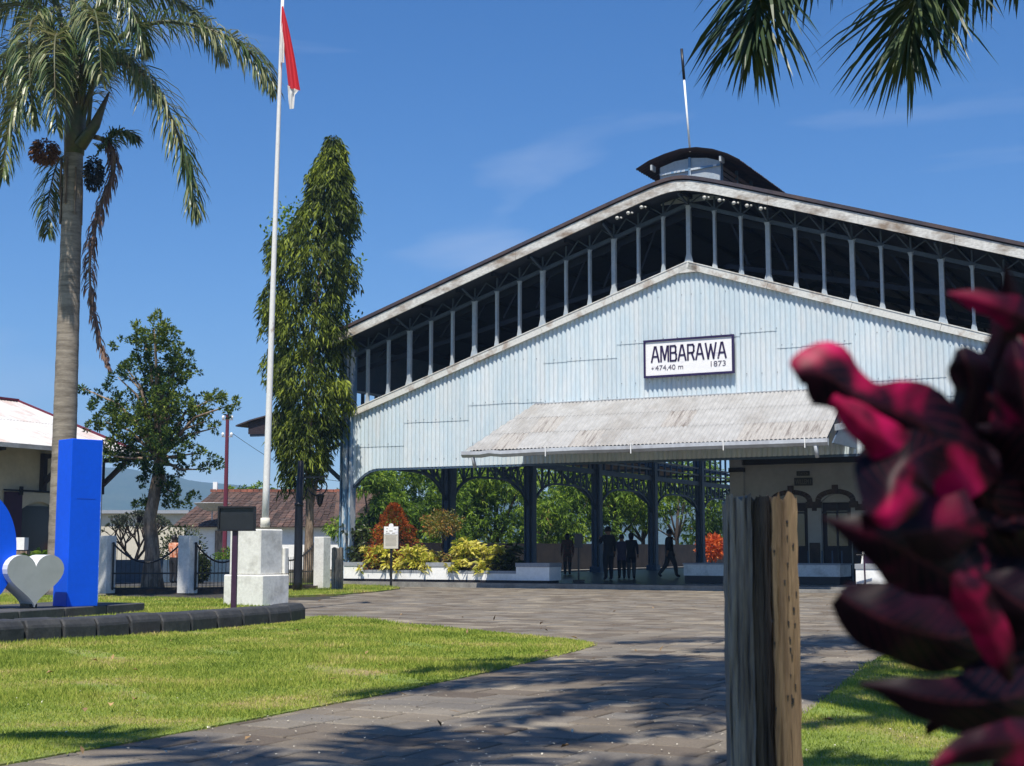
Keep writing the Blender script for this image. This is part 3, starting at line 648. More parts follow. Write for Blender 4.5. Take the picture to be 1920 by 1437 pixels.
# entrance canopy, its sheets in three rows
def can_pt(u, t, dz=0): # t 0 at wall, 1 at outer edge
    return Vector((u, -.05 - 2.45 * t, 5.50 - 1.52 * t + dz))
for row in range(3):
    t0, t1 = row / 3 - (.012 if row else 0), (row + 1) / 3; nsh = 13; UL0, UR = -5.0, 4.62
    for k in range(nsh):
        a0 = -6.05 + (UR + 6.05) * k / nsh; a1 = -6.05 + (UR + 6.05) * (k + 1) / nsh
        A = []; T = []; n = 56
        for j in range(n + 1):
            u = a0 + (a1 - a0) * j / n; tl = 1.0 if u >= UL0 else max(0, (u + 6.05) / 1.05)  # left hip cut
            tmin = 1 - tl; wv = .034 * abs(math.sin(j / n * 7 * math.pi)) + .012 * (2 - row)
            ta = max(t0, tmin); tb = max(t1, tmin)
            A.append(can_pt(u, ta, wv)); T.append(can_pt(u, tb, wv - (.004)))
        if (A[-1] - T[-1]).length < .02: continue
        st = M_canopy2 if (row == 2 and k > 9) or (row == 1 and k in (2, 7)) or (row == 2 and k in (1, 4)) else M_canopy
        B().strip(A, T).build('canopy_sheet', st, hall, smooth=True)
B().prism([can_pt(-6.0, 1, -.06), can_pt(4.6, 1, -.06), can_pt(4.6, 0, -.06), can_pt(-4.95, 0, -.06)], (0, 0, -.04)).build('canopy_soffit', M_steel, hall)
B().beam((-5.0, -.06, 5.53), (4.62, -.06, 5.53), .10, .03).build('canopy_flashing', M_gutter, hall)
b = B(); pg = [(-.14, .0), (-.16, -.10), (-.10, -.18), (0, -.18), (0, 0), (-.02, 0), (-.02, -.16), (-.09, -.16), (-.14, -.09), (-.12, 0)]
sg = [-6.1, -5.5, -5.2, -4.8, -3.7, -2.5, -1, 1, 3, 4.68]; dzs = [0, -.015, .02, -.02, .0, .012, -.005, .006, 0, 0]
ring = []
for u, dz in zip(sg, dzs): ring.append([(u, -2.50 + y, 3.97 + z + dz) for y, z in pg])
for i in range(len(ring) - 1):
    n = len(pg); b.add(ring[i] + ring[i + 1], [(j, (j + 1) % n, n + (j + 1) % n, n + j) for j in range(n)])
b.add(ring[0][:5], [(0, 1, 2, 3, 4)]); b.add(ring[-1][:5], [(4, 3, 2, 1, 0)])
b.build('gutter', M_gutter, hall)
for u in (-3.35, -.75, 1.9, 4.1):
    B().beam((u, -2.68, 4.02), (u, -2.68, 3.74), .035, .02).build('gutter_clip', M_white, hall)
for u in (-5.75, 4.35):
    B().tube([(u, -2.58, 3.8), (u, -2.5, 3.62), (u, -2.45, 3.5)], .055, 8).build('gutter_spout', M_gutter, hall, smooth=True)
for u in (4.72,):
    b = B(); b.prism([(u, -2.4, 3.86), (u, -.02, 3.86), (u, -.02, 5.4)], (.04, 0, 0)); b.build('canopy_cheek', M_steel, hall)
    B().beam((u + .03, -2.1, 4.28), (u + .03, -.04, 4.55), .05, .16).build('canopy_rafter', M_gutter, hall)

# roof lantern
zl = 12.35
lv0, lv1 = .25, 7.2
b = B(); b.prism([(-.96, lv0, 11.3), (.92, lv0, 11.3), (.92, lv0, 12.42), (.5, lv0, 12.56), (0, lv0, 12.62), (-.5, lv0, 12.58), (-.96, lv0, 12.45)], (0, .05, 0)); b.build('lantern_end_panel', M_postp, hall)
b = B(); b.box((-.02, lv0 - .03, 12.2), (.07, .05, .86)); b.beam((-.96, lv0 - .03, 12.22), (.92, lv0 - .03, 12.30), .05, .06); b.build('lantern_frame', M_steel2, hall)
for s, x in ((-1, -.96), (1, .92)):
    for j in range(5): B().beam((x, lv0 + .05, 11.62 + j * .16), (x, lv1, 11.62 + j * .16), .03, .09, up=(s * .6, 0, 1)).build('louvre_slat', M_roof, hall)
    b = B()
    for j in range(6): b.box((x, lv0 + .08 + j * 1.35, 11.95), (.08, .08, 1.0))
    b.build('lantern_stud', M_steel, hall)
lp = [(-1.62, 12.40), (-1.2, 12.60), (-.7, 12.75), (-.2, 12.83), (.3, 12.82), (.8, 12.70), (1.25, 12.50), (1.62, 12.28)]
for k in range(7):
    n = 40; A = []; T = []
    v0 = lv0 - .32 + k * 1.08; v1 = v0 + 1.1
    b = B(); rows = []
    for j in range(13):
        v = v0 + (v1 - v0) * j / 12; rows.append([(x, v, z + .018 * math.cos(j * math.pi) + random.uniform(-.006, .006)) for x, z in lp])
    for r0, r1 in zip(rows[:-1], rows[1:]): b.strip(r0, r1)
    b.build('lantern_roof_sheet', M_roof, hall)
for x, z in ((-1.15, 12.42), (1.0, 12.42)): 
    B().box((x, lv0 - .1, z), (.06, .3, .16)).build('lantern_rafter_end', M_postp, hall)

# lightning mast
m0 = HW(0.0, .22, 12.8); mt_ = at(1278, 92, m0.y)
mast = thing('roof_mast', m0, 0, 'thin white mast with a black tip rising from the hall roof', 'mast')
dv = Vector(mt_) - m0
B().tube([(0, 0, 0), dv * .7], .030, 8).build('mast_pole', M_white, mast, smooth=True); B().tube([dv * .7, dv], .042, 8).build('mast_tip', M_black, mast, smooth=True)

# spotlights under the fascia
first = None; lab = ['outermost left', 'second from the left', 'left one nearest the roof peak', 'right one nearest the roof peak', 'second right of the peak', 'middle of the five right of the peak', 'fourth right of the peak', 'outermost right']
for i, u in enumerate((-1.85, -1.5, -1.08, .85, 1.3, 1.72, 2.1, 2.5)):
    p = HW(u, -.92, zroof(u) - .42)
    if first is None:
        t = thing('spotlight', p, HROT, 'small white spotlight under the gable fascia, ' + lab[i], 'spotlight', 'spotlights under the gable fascia')
        B().tube([(0, .12, .02), (0, 0, 0), (0, -.05, -.02)], [.03, .045, .055], 10).build('lamp_head', M_lamp, t, smooth=True)
        B().beam((0, .06, .12), (0, .06, .02), .03).build('lamp_bracket', M_black, t); B().tube([(.07, .06, .02), (.12, .0, -.02)], [.02, .03], 8).build('lamp_side', M_lamp, t, smooth=True)
        first = t
    else:
        t = copy_tree(first); t.location = p; t['label'] = 'small white spotlight under the gable fascia, ' + lab[i]

# station name board
sp0 = HW(0, 0, 0)
sgn = thing('station_name_board', HW(-.005, -.13, 6.66), HROT, 'white station name board with dark frame reading AMBARAWA on the gable', 'sign')
B().box((0, 0, 0), (2.66, .05, 1.0)).build('panel', M_signw, sgn)
for z in (-.525, .525): B().box((0, -.01, z), (2.76, .09, .06)).build('frame_rail', M_navy, sgn)
for x in (-1.35, 1.35): B().box((x, -.01, 0), (.06, .09, .99)).build('frame_stile', M_navy, sgn)
def text(body, parent, x, z, y, width, height, m, name='lettering', ext=.004, bold=.0, align='LEFT'):
    cu = bpy.data.curves.new(name, 'FONT'); cu.body = body; cu.extrude = ext; cu.offset = bold; cu.size = 1; cu.align_x = 'LEFT'; cu.materials.append(m)
    o = bpy.data.objects.new(name, cu); C.objects.link(o); bpy.context.view_layer.update()
    bb = [Vector(c) for c in o.bound_box]; x0 = min(c.x for c in bb); x1 = max(c.x for c in bb); y0 = min(c.y for c in bb); y1 = max(c.y for c in bb)
    me = bpy.data.meshes.new_from_object(o.evaluated_get(bpy.context.evaluated_depsgraph_get())); bpy.data.objects.remove(o); o = link(name, me); o.data.materials.clear(); o.data.materials.append(m)
    sx = width / (x1 - x0); sy = height / (y1 - y0); o.parent = parent; o.scale = (sx, sy, 1); o.rotation_euler = (math.pi / 2, 0, 0)
    o.location = (x - x0 * sx, y, z - y0 * sy); return o
STR = {'A': [[(0, 0), (.42, 1), (.58, 1), (1, 0)], [(.17, .34), (.83, .34)]], 'M': [[(0, 0), (0, 1), (.12, 1), (.5, .12), (.88, 1), (1, 1), (1, 0)]],
       'B': [[(0, 0), (0, 1), (.78, 1), (.92, .9), (.92, .64), (.8, .54), (0, .54)], [(.8, .54), (1, .42), (1, .12), (.86, 0), (0, 0)]],
       'R': [[(0, 0), (0, 1), (.84, 1), (1, .88), (1, .58), (.84, .46), (0, .46)], [(.62, .46), (1, 0)]], 'W': [[(0, 1), (.24, 0), (.5, .92), (.76, 0), (1, 1)]]}
x_ = -1.13
for ch, w_ in zip('AMBARAWA', (.225, .225, .175, .225, .18, .225, .31, .225)):
    b = B()
    for st_ in STR[ch]:
        for q0, q1 in zip(st_[:-1], st_[1:]):
            a0 = Vector((x_ + q0[0] * w_, -.032, -.09 + q0[1] * .43)); a1 = Vector((x_ + q1[0] * w_, -.032, -.09 + q1[1] * .43)); dd_ = (a1 - a0).normalized() * .022
            b.beam(a0 - dd_, a1 + dd_, .010, .052, up=(dd_.z / .022, 0, -dd_.x / .022))
    b.build('letter', M_letter, sgn); x_ += w_ + .068
text('474,40 m', sgn, -1.02, -.37, -.031, .86, .17, M_letter2); text('1873', sgn, .68, -.33, -.031, .45, .155, M_letter2)
text('+', sgn, -1.14, -.32, -.031, .07, .07, M_letter2, bold=.02)

# ---------------------------------------------------------------- office inside the hall
off = thing('station_office', HW(0, 6.0, 0), HROT, 'cream station office with dark brick arches under the hall roof', 'office building')
ow, oz = mat('grey_cream_wall', (0.42, 0.41, 0.385), 0.85, (0.34, 0.335, 0.31), scale=.8, var=.07), ZF
def archwall(u0, u1, z0, z1, ops, v, th, m, parent):
    b = B(); cur = u0
    for (a, c, zs, rise) in ops:
        b.prism([(cur, v, z0), (a, v, z0), (a, v, z1), (cur, v, z1)], (0, th, 0))
        n = 10; arc = [(a + (c - a) * i / n, v, zs + rise * math.sin(math.pi * i / n) ** .8) for i in range(n + 1)]
        for p, q in zip(arc[:-1], arc[1:]): b.prism([p, q, (q[0], v, z1), (p[0], v, z1)], (0, th, 0))
        cur = c
    b.prism([(cur, v, z0), (u1, v, z0), (u1, v, z1), (cur, v, z1)], (0, th, 0)); return b.build('front_wall', m, parent)
ops = [(.55, 1.60, 2.62, .26), (2.03, 2.98, 2.62, .26), (3.6, 4.55, 2.62, .26), (5.6, 6.6, 2.62, .26), (8.0, 9.0, 2.62, .26)]
archwall(-.45, 11.5, oz, 4.6, ops, 0, .3, ow, off)
B().box((-.68, .1, 2.4), (.46, .5, 4.5)).build('corner_pier', ow, off); B().box((-.68, .05, 3.70), (.50, .56, .14)).build('pier_band', M_dark, off)
B().box((-.40, 4.5, 2.4), (.3, 8, 4.5)).build('side_wall', ow, off)
B().box((5.5, -.05, 3.98), (12.0, .2, .26)).build('cornice', M_dark, off); B().box((5.5, -.12, 4.35), (12.0, .5, .48)).build('eave_boarding', M_darkwood, off)
for (a, c, zs, rise) in ops:
    n = 12; mid = (a + c) / 2; r0 = (c - a) / 2
    for i in range(n):
        t0 = math.pi * i / n; t1 = math.pi * (i + 1) / n - .02
        def P_(t, k): return (mid - (r0 + k) * math.cos(t), -.03, zs + (rise + k * .9) * math.sin(t) ** .8)
        B().prism([P_(t0, 0.0), P_(t0, .17), P_(t1, .17), P_(t1, 0.0)], (0, .06, 0)).build('arch_brick', M_brickd, off)
    B().box((mid, -.04, zs + rise + .15), (.18, .08, .26)).build('keystone', M_brickd, off)
    for x in (a - .1, c + .1): B().box((x, -.03, zs - .08), (.28, .06, .2)).build('springer', M_brickd, off)
    dr = B().box((mid, .22, 1.38), (c - a, .06, 2.46)).build('door', M_darkwood, off); B().box((mid, .17, 1.8), (c - a - .3, .03, 1.1)).build('pane', M_glassd, dr)
    b = B(); b.box((mid, .15, 1.4), (.06, .05, 2.4)); b.box((mid, .15, 2.3), (c - a, .05, .06)); b.build('door_frame', M_dark, off)
    B().prism([P_(math.pi * i / n, 0.0)[:1] + (.13,) + P_(math.pi * i / n, 0.0)[2:] for i in range(n + 1)], (0, .05, 0)).build('tympanum', ow, off)
for z in (2.45,): 
    for a, c in ((-.3, .4), (1.75, 1.9), (3.12, 3.45), (4.7, 5.45), (6.75, 7.85)): B().box(((a + c) / 2, -.012, z), (c - a, .03, .2)).build('string_course', M_brickd, off)
for a, c in ((-.3, .5), (1.65, 1.98), (3.03, 3.55), (4.6, 5.55), (6.65, 7.95)): B().box(((a + c) / 2, -.02, .75), (c - a, .05, 1.2)).build('wainscot', M_brickd, off)
B().box((5.5, 8.4, 2.4), (12, .3, 4.6)).build('back_wall', ow, off); B().box((5.5, 4.3, 4.72), (12.4, 9, .2)).build('flat_roof', M_darkwood, off)
def plaque(x, z, w, h, txt, lab):
    t = thing('office_sign', HW(x, 5.95, z), HROT, lab, 'sign'); B().box((0, 0, 0), (w, .04, h)).build('panel', M_black, t)
    text(txt, t, -w / 2 + .04, -h * .3, -.024, w - .08, h * .6, mat('faded_gilt', (.16, .15, .12), .5))
plaque(1.50, 3.54, .42, .15, 'STATION', 'smaller upper black plaque on the office wall'); plaque(1.50, 3.28, .58, .25, 'WILLEM I', 'black plaque reading WILLEM I on the office wall')

# white bench planter in the hall
def planter_block(name, u0, u1, v0, v1, z1, label, cap=.12, m=M_white, foot=.08):
    t = thing(name, HW((u0 + u1) / 2, (v0 + v1) / 2, ZF), HROT, label, 'planter'); w, d = u1 - u0, v1 - v0
    B().box((0, 0, foot / 2), (w - .04, d - .04, foot)).build('dark_foot', M_dark, t)
    b = B(); th = .1; H = z1 - ZF - cap
    for x, y, sx, sy in ((0, -d / 2 + th / 2, w, th), (0, d / 2 - th / 2, w, th), (-w / 2 + th / 2, 0, th, d - 2 * th), (w / 2 - th / 2, 0, th, d - 2 * th)):
        b.box((x, y, foot + (H - foot) / 2), (sx, sy, H - foot))
    b.build('wall', m, t)
    b = B(); th = .14; w2, d2 = w + .04, d + .04
    for x, y, sx, sy in ((0, -d2 / 2 + th / 2, w2, th), (0, d2 / 2 - th / 2, w2, th), (-w2 / 2 + th / 2, 0, th, d2 - 2 * th), (w2 / 2 - th / 2, 0, th, d2 - 2 * th)):
        b.box((x, y, H + cap / 2), (sx, sy, cap))
    b.build('coping', M_capgrey, t); B().box((0, 0, H * .85), (w - .2, d - .2, .06)).build('soil', M_soil, t); return t
planter_block('low_planter', -.95, 3.75, 1.7, 2.9, .74, 'long low white planter behind the near timber post', cap=.04, m=M_whitew, foot=.22)

# front planter of the hall: piers and walls
fp = thing('front_planter', HW(-8, -.05, ZF), HROT, 'long white planter with raised grey capped piers in front of the left arch', 'planter')
def fpbox(u0, u1, v0, v1, z0, z1, name, m): return B().box(((u0 + u1) / 2 + 8, (v0 + v1) / 2 + .05, (z0 + z1) / 2 - ZF), (u1 - u0, v1 - v0, z1 - z0)).build(name, m, fp)
fpbox(-11.75, -4.45, -.33, .4, ZF, .22, 'dark_foot', M_dark)
for a, c in ((-11.71, -11.0), (-8.63, -7.77), (-5.5, -4.39)):
    fpbox(a, c, -.36, .45, .22, .62, 'pier', M_white); fpbox(a - .015, c + .015, -.38, .47, .62, .74, 'pier_cap', M_capgrey)
for a, c in ((-11.0, -8.63), (-7.77, -5.5)):
    fpbox(a, c, -.33, -.22, .22, .42, 'wall', M_white); fpbox(a, c, .32, .43, .22, .42, 'wall', M_white); fpbox(a, c, -.34, -.2, .42, .50, 'coping', M_capgrey); fpbox(a, c, .31, .44, .42, .50, 'coping', M_capgrey)
    fpbox(a, c, -.21, .31, .22, .44, 'soil', M_soil)
# sunlit white planter at right
planter_block('square_planter', 4.75, 6.1, -.45, .6, .76, 'bright sunlit white square planter with a grey cap beside the red leaves', cap=.13)
o = B().box((0, 0, .04), (1.3, .5, .08)).build('stone_step', M_concrete); o.location = HW(3.9, -.95, 0.0); o.rotation_euler.z = HROT; tag(o, 'low pale stone step at the platform edge', 'step')

# ---------------------------------------------------------------- plants
def cluster_plant(name, loc, label, cat, lm, n, shape, leaf, m_stem=M_barkd, group=None, stems=None, droop=.15, up=.3, rz=0):
    t = thing(name, loc, rz, label, cat, group); P = []; D = []
    while len(P) < n:
        q = rng.normal(size=3); q /= np.linalg.norm(q); r = random.random() ** .33
        p = shape(q, r)
        if p is None: continue
        P.append(p); D.append(q * 1.0 + rng.normal(size=3) * .45 + np.array([0, 0, up]))
    P = np.array(P); D = np.array(D); leafmesh('foliage', P, D, rng.uniform(leaf[0] * .7, leaf[0] * 1.2, n), rng.uniform(leaf[1] * .7, leaf[1] * 1.2, n), lm, t, droop=droop)
    if stems: 
        b = B()
        for s in stems: b.tube([s[0], s[1]], [s[2], s[2] * .6], 6)
        b.build('stem', m_stem, t)
    return t
def ell(cx, cy, cz, rx, ry, rz, shell=.0, rough=.18):
    def f(q, r):
        r = shell + (1 - shell) * r; k = 1 + rough * math.sin(q[0] * 7 + cz) * math.sin(q[1] * 6 + q[2] * 5)
        return np.array([cx + q[0] * rx * r * k, cy + q[1] * ry * r * k, cz + q[2] * rz * r * k])
    return f
def rosettes(name, loc, label, cat, lm, heads, leaf, per=16, group=None, m_stem=M_barkd, droop=.35, rz=HROT):
    t = thing(name, loc, rz, label, cat, group); P = []; D = []; b = B()
    for (x, y, z) in heads:
        b.tube([(x * .3, y * .3, 0), (x * .8, y * .8, z * .6), (x, y, z)], [.014, .01, .006], 5)
        for k in range(per):
            a = random.uniform(0, 6.283); e = random.uniform(-.25, .95); P.append((x, y, z + random.uniform(-.10, .05))); D.append((math.cos(a) * math.cos(e), math.sin(a) * math.cos(e), math.sin(e)))
    P = np.array(P, float); D = np.array(D, float); n = len(P)
    leafmesh('foliage', P, D, rng.uniform(leaf[0] * .7, leaf[0] * 1.15, n), rng.uniform(leaf[1] * .8, leaf[1] * 1.2, n), lm, t, droop=droop, fold=.15); b.build('stem', m_stem, t); return t
def heads(n, rx, ry, z0, z1): return [(random.uniform(-rx, rx), random.uniform(-ry, ry), random.uniform(z0, z1)) for _ in range(n)]
def hp(px, v=.05):       # hall coordinate u for a pixel column on the facade plane
    r = ray(px, 1030); O = HALL + VV * v; k = (O.x * VV.x + O.y * VV.y) / (r[0] * VV.x + r[1] * VV.y); d = Vector((r[0] * k, r[1] * k, 0)) - HALL; return d.dot(UU)
ylab = ['yellow croton bush left of the information board', 'yellow green croton bush right of the information board', 'brightest yellow croton bush over the middle pier', 'yellow croton bush with green tips right of the middle pier']
for i, (px, rx, z1, nh) in enumerate(((712, .62, .80, 40), (785, .62, .76, 42), (872, .42, 1.0, 32), (925, .44, .80, 28))):
    u = hp(px, 0); rosettes('croton_bush', HW(u, -.05, .42), ylab[i], 'bush', L_yellow, heads(nh, rx, .26, .18, z1) + [(random.uniform(-rx, rx), random.uniform(-.36, -.24), random.uniform(.05, .3)) for _ in range(3)], (.27, .075), 15, 'yellow croton bushes in the front planter')
rosettes('broad_leaf_plant', HW(hp(952, 0), .0, .42), 'green spiky plant at the right end of the yellow crotons', 'plant', L_darkgr, heads(14, .34, .25, .15, .8), (.36, .08), 15)
rosettes('green_shrub', HW(hp(665, 0), .05, .5), 'loose green shrub beside the peeling corner column', 'shrub', L_darkgr, heads(44, .42, .3, .2, 1.5), (.2, .065), 15)
rosettes('copper_shrub', HW(hp(828, 0), .12, .7), 'low copper leaved plant on the middle pier', 'plant', L_redgreen, heads(14, .42, .2, .1, .45), (.14, .05), 14)
rosettes('copper_shrub', HW(hp(660, 0), .3, .5), 'dark copper plant low behind the loose green shrub', 'plant', L_redgreen, heads(14, .4, .2, .1, .5), (.14, .05), 14)
def cone(q, r):
    z = (q[2] + 1) / 2; w = .90 * (1 - z) ** .75 + .08; k = 1 + .30 * math.sin(math.atan2(q[1], q[0]) * 4 + z * 7) * math.sin(z * 17 + 1) + random.uniform(-.08, .14)
    a = math.atan2(q[1], q[0]); rr = r ** .5 * w * k; return np.array([math.cos(a) * rr, math.sin(a) * rr * .9, .1 + z * 2.05])
u = hp(735, .4); pr = HW(u, .5, .45)
cluster_plant('red_conical_shrub', pr, 'cone shaped shrub with glowing red young leaves behind the croton', 'shrub', L_red, 5200, cone, (.085, .035), stems=[((0, 0, -.2), (0, 0, 1.6), .04)])
u = hp(829, .3); cluster_plant('ball_topiary', HW(u, .3, .5), 'round topped red green topiary on a bare stem', 'topiary', L_redgreen, 1700, ell(0, 0, 1.45, .62, .55, .42), (.09, .04), stems=[((0, 0, -.2), (0, 0, 1.2), .035), ((.03, 0, .9), (.2, .05, 1.3), .02)])
s_ = (1334 - CXP) / 2718; uo = -16.5; vo = (s_ * (HALL.y + UU.y * uo) - HALL.x - UU.x * uo) / (VV.x - s_ * VV.y)
cluster_plant('orange_shrub', HW(uo, vo, 0), 'small bright orange red shrub beside the near timber post', 'shrub', L_orange, 900, ell(0, 0, 1.25, .85, .8, .72), (.30, .14), stems=[((0, 0, -.1), (0, 0, 1.1), .05)])

# trees beyond the hall
def dens_tree(name, base, label, lm, H, rad, n, leaf, trunk=(.16, .08), group=None, zc=.62, bm=M_barkd, lobes=14, seed=0, cat='tree', low=.25, trunkname='trunk'):
    rs = np.random.default_rng(seed + 11); t = thing(name, base, 0, label, cat, group)
    C0 = []; 
    for k in range(lobes):
        a = rs.uniform(0, 6.283); r = rad * math.sqrt(rs.uniform(0, 1)) * .72; z = H * rs.uniform(low + .12, .92); s = 1 - max(0, (z / H - zc)) * 1.1
        C0.append((r * math.cos(a) * s, r * math.sin(a) * s, z, rad * rs.uniform(.28, .48)))
    P = []; D = []
    per = n // lobes
    for (x, y, z, s) in C0:
        nt = per // 9
        q = rs.normal(size=(nt, 3)); q /= np.linalg.norm(q, axis=1, keepdims=True); rr = rs.uniform(.55, 1.0, (nt, 1)) * s
        tips = np.array([x, y, z]) + q * rr * [1, 1, .8]
        for k in range(9):
            P.append(tips + rs.normal(size=tips.shape) * .03); dd = rs.normal(size=tips.shape) * .75 + q * .8 + [0, 0, -.25]; D.append(dd)
    P = np.concatenate(P); D = np.concatenate(D); n2 = len(P)
    leaf = (leaf[0] * max(1, H / 6), leaf[1] * max(1, H / 6))
    leafmesh('crown', P, D, rs.uniform(leaf[0] * .7, leaf[0] * 1.2, n2), rs.uniform(leaf[1] * .7, leaf[1] * 1.2, n2), lm, t, droop=.3)
    b = B(); b.tube([(0, 0, -.1), (rs.uniform(-.1, .1), 0, H * .3), (rs.uniform(-.2, .2), 0, H * .65)], [trunk[0], trunk[0] * .8, trunk[1]], 8)
    for (x, y, z, s) in C0[:9]: b.tube([(0, 0, H * .22), (x * .5, y * .5, z * .62), (x, y, z)], [trunk[1] * .9, trunk[1] * .6, .015], 6)
    b.build(trunkname, bm, t, smooth=True); return t
mtr = [(700, 55, 4.6, 2.2, 'mango tree just behind the red conical shrub'), (775, 60, 5.4, 2.5, 'mango tree behind the round topiary'), (855, 62, 5.6, 2.2, 'mango tree seen in the second arch'),
       (930, 66, 6.0, 2.9, 'mango tree filling the second arch beside the dark column'), (1010, 66, 6.0, 2.4, 'bright green mango tree at the left of the third arch'), (1062, 72, 6.6, 2.6, 'bright mango tree behind the woman in the third arch'),
       (1152, 74, 6.6, 2.5, 'mango tree above the standing group'), (1205, 80, 6.6, 2.6, 'mango tree between the group and the walking man'), (1270, 92, 6.8, 2.9, 'thin mango tree behind the walking man'), (1335, 86, 6.6, 2.6, 'mango tree above the orange shrub')]
for i, (px, Y, H, r, lb) in enumerate(mtr):
    s_ = (px - CXP) / 2718; uu_ = -22.6 - (i % 3) * .7; v_ = (s_ * (HALL.y + UU.y * uu_) - HALL.x - UU.x * uu_) / (VV.x - s_ * VV.y); p = HW(uu_, v_); Y = p.y
    k_ = Y / 66; r = r * k_; H = 1.15 + 172 * Y / 2700
    dens_tree('mango_tree', (p.x, Y, 0), lb, L_mango, H, r, (13000 if i < 6 else 9000) if i != 8 else 4500, (.26, .065), seed=i, group='mango trees beyond the hall', low=.12 if i not in (6, 7, 8) else .28, lobes=20)
# low things beyond the hall side
o = B().prism([tuple(HW(-19.9, 13, 0)), tuple(HW(-19.9, 90, 0)), tuple(HW(-20.1, 90, 0)), tuple(HW(-20.1, 13, 0))], (0, 0, 1.45)).build('boundary_wall', mat('sooty_wall', (.018, .016, .017), .9, (.04, .032, .028), scale=1.5, var=.3))
tag(o, 'long dark boundary wall beyond the arches of the hall', 'wall')
o = B().prism([tuple(HW(-19.8, 8, -.03)), tuple(HW(-13.3, 4, -.03)), tuple(HW(-13.3, 90, -.03)), tuple(HW(-19.8, 90, -.03))], (0, 0, .05)).build('gravel_strip', M_concrete); tag(o, kind='structure')
b = B()
for uu in (-16.0, -14.9): b.beam(HW(uu, 9, .06), HW(uu, 88, .06), .07, .12)
o = b.build('railway_track', mat('rail_steel', (.12, .07, .05), .6)); tag(o, 'pair of rusty rails along the far side of the hall', 'railway track')

# polyalthia column tree
def poly_tree():
    Y = 46.2; base = at(577, 1102, Y); base.z = 0; t = thing('column_tree', base, 0, 'tall narrow tree with drooping glossy leaves beside the flagpole', 'tree')
    sc_ = 2718 / Y; 
    prof = [(250, 598, 628), (275, 588, 640), (300, 576, 642), (340, 573, 652), (380, 568, 658), (400, 535, 658), (430, 524, 660), (460, 500, 662), (500, 484, 660), (540, 482, 652), (580, 487, 650), (620, 492, 650), (660, 493, 648), (700, 498, 646), (740, 505, 650), (780, 508, 650),
            (820, 512, 640), (850, 520, 618), (890, 524, 600), (925, 530, 575)]
    P = []; D = []; ys = np.array([a for a, _, _ in prof], float)
    n = 4300; 
    for _ in range(n):
        y = random.uniform(255, 925); k = int(np.searchsorted(ys, y)); k = min(max(k, 1), len(prof) - 1); f = (y - ys[k - 1]) / (ys[k] - ys[k - 1])
        l = prof[k - 1][1] * (1 - f) + prof[k][1] * f; r = prof[k - 1][2] * (1 - f) + prof[k][2] * f
        if y > 830 and random.random() < (y - 830) / 110: continue
        a = random.uniform(0, 6.283); lump = math.sin(a * 3 + y * .031) * math.sin(y * .083 + a * 2 + 1.3)
        if lump > .38 and random.random() < .88: continue
        c = (l + r) / 2; h = (r - l) / 2 * (.86 - .26 * lump + .07 * math.sin(y * .19 + a) + random.uniform(-.07, .10)); rr = math.sqrt(random.uniform(.3, 1)); h *= min(1, .45 + (y - 250) / 130); y -= 16
        z = CAMH + (HZ - y) * Y / FOC; x = (c - CXP + h * math.cos(a) * rr) * Y / 2718 - base.x; yy = h * math.sin(a) * rr * Y / 2718
        m = 10; out = np.array([math.cos(a), math.sin(a), 0])
        for j in range(m):
            s = j / m * .5; P.append(np.array([x, yy, z]) + out * s * .35 + np.array([0, 0, -s * .9]) + rng.normal(size=3) * .04)
            D.append(np.array([random.gauss(0, .5), random.gauss(0, .5), -.9]) + out * .35)
    P = np.array(P); D = np.array(D); n = len(P)
    leafmesh('crown', P, D, rng.uniform(.17, .30, n), rng.uniform(.04, .07, n), L_poly, t, droop=.1)
    b = B(); b.tube([(0, 0, -.1), (0, 0, .5), (.03, 0, 2.2), (-.05, 0, 4.2), (.0, 0, 8), (.5, 0, 12.5)], [.20, .155, .13, .11, .08, .02], 10); 
    b.tube([(0, 0, 2.0), (.15, 0, 2.9), (.42, .1, 4.2)], [.09, .06, .03], 7); b.build('trunk', M_bark, t, smooth=True)
    # thin broadleaf twigs poking out
    P = []; D = []
    for cx_, cy_, n_ in ((535, 405, 70), (524, 432, 60), (668, 492, 30), (660, 590, 22), (545, 395, 40)):
        for _ in range(n_):
            q = at(cx_ + random.gauss(0, 14), cy_ + random.gauss(0, 13), Y) - base; P.append(q); D.append(rng.normal(size=3))
    leafmesh('twig_foliage', np.array([tuple(p) for p in P]), np.array(D), .14, .09, L_mango, t)
poly_tree()

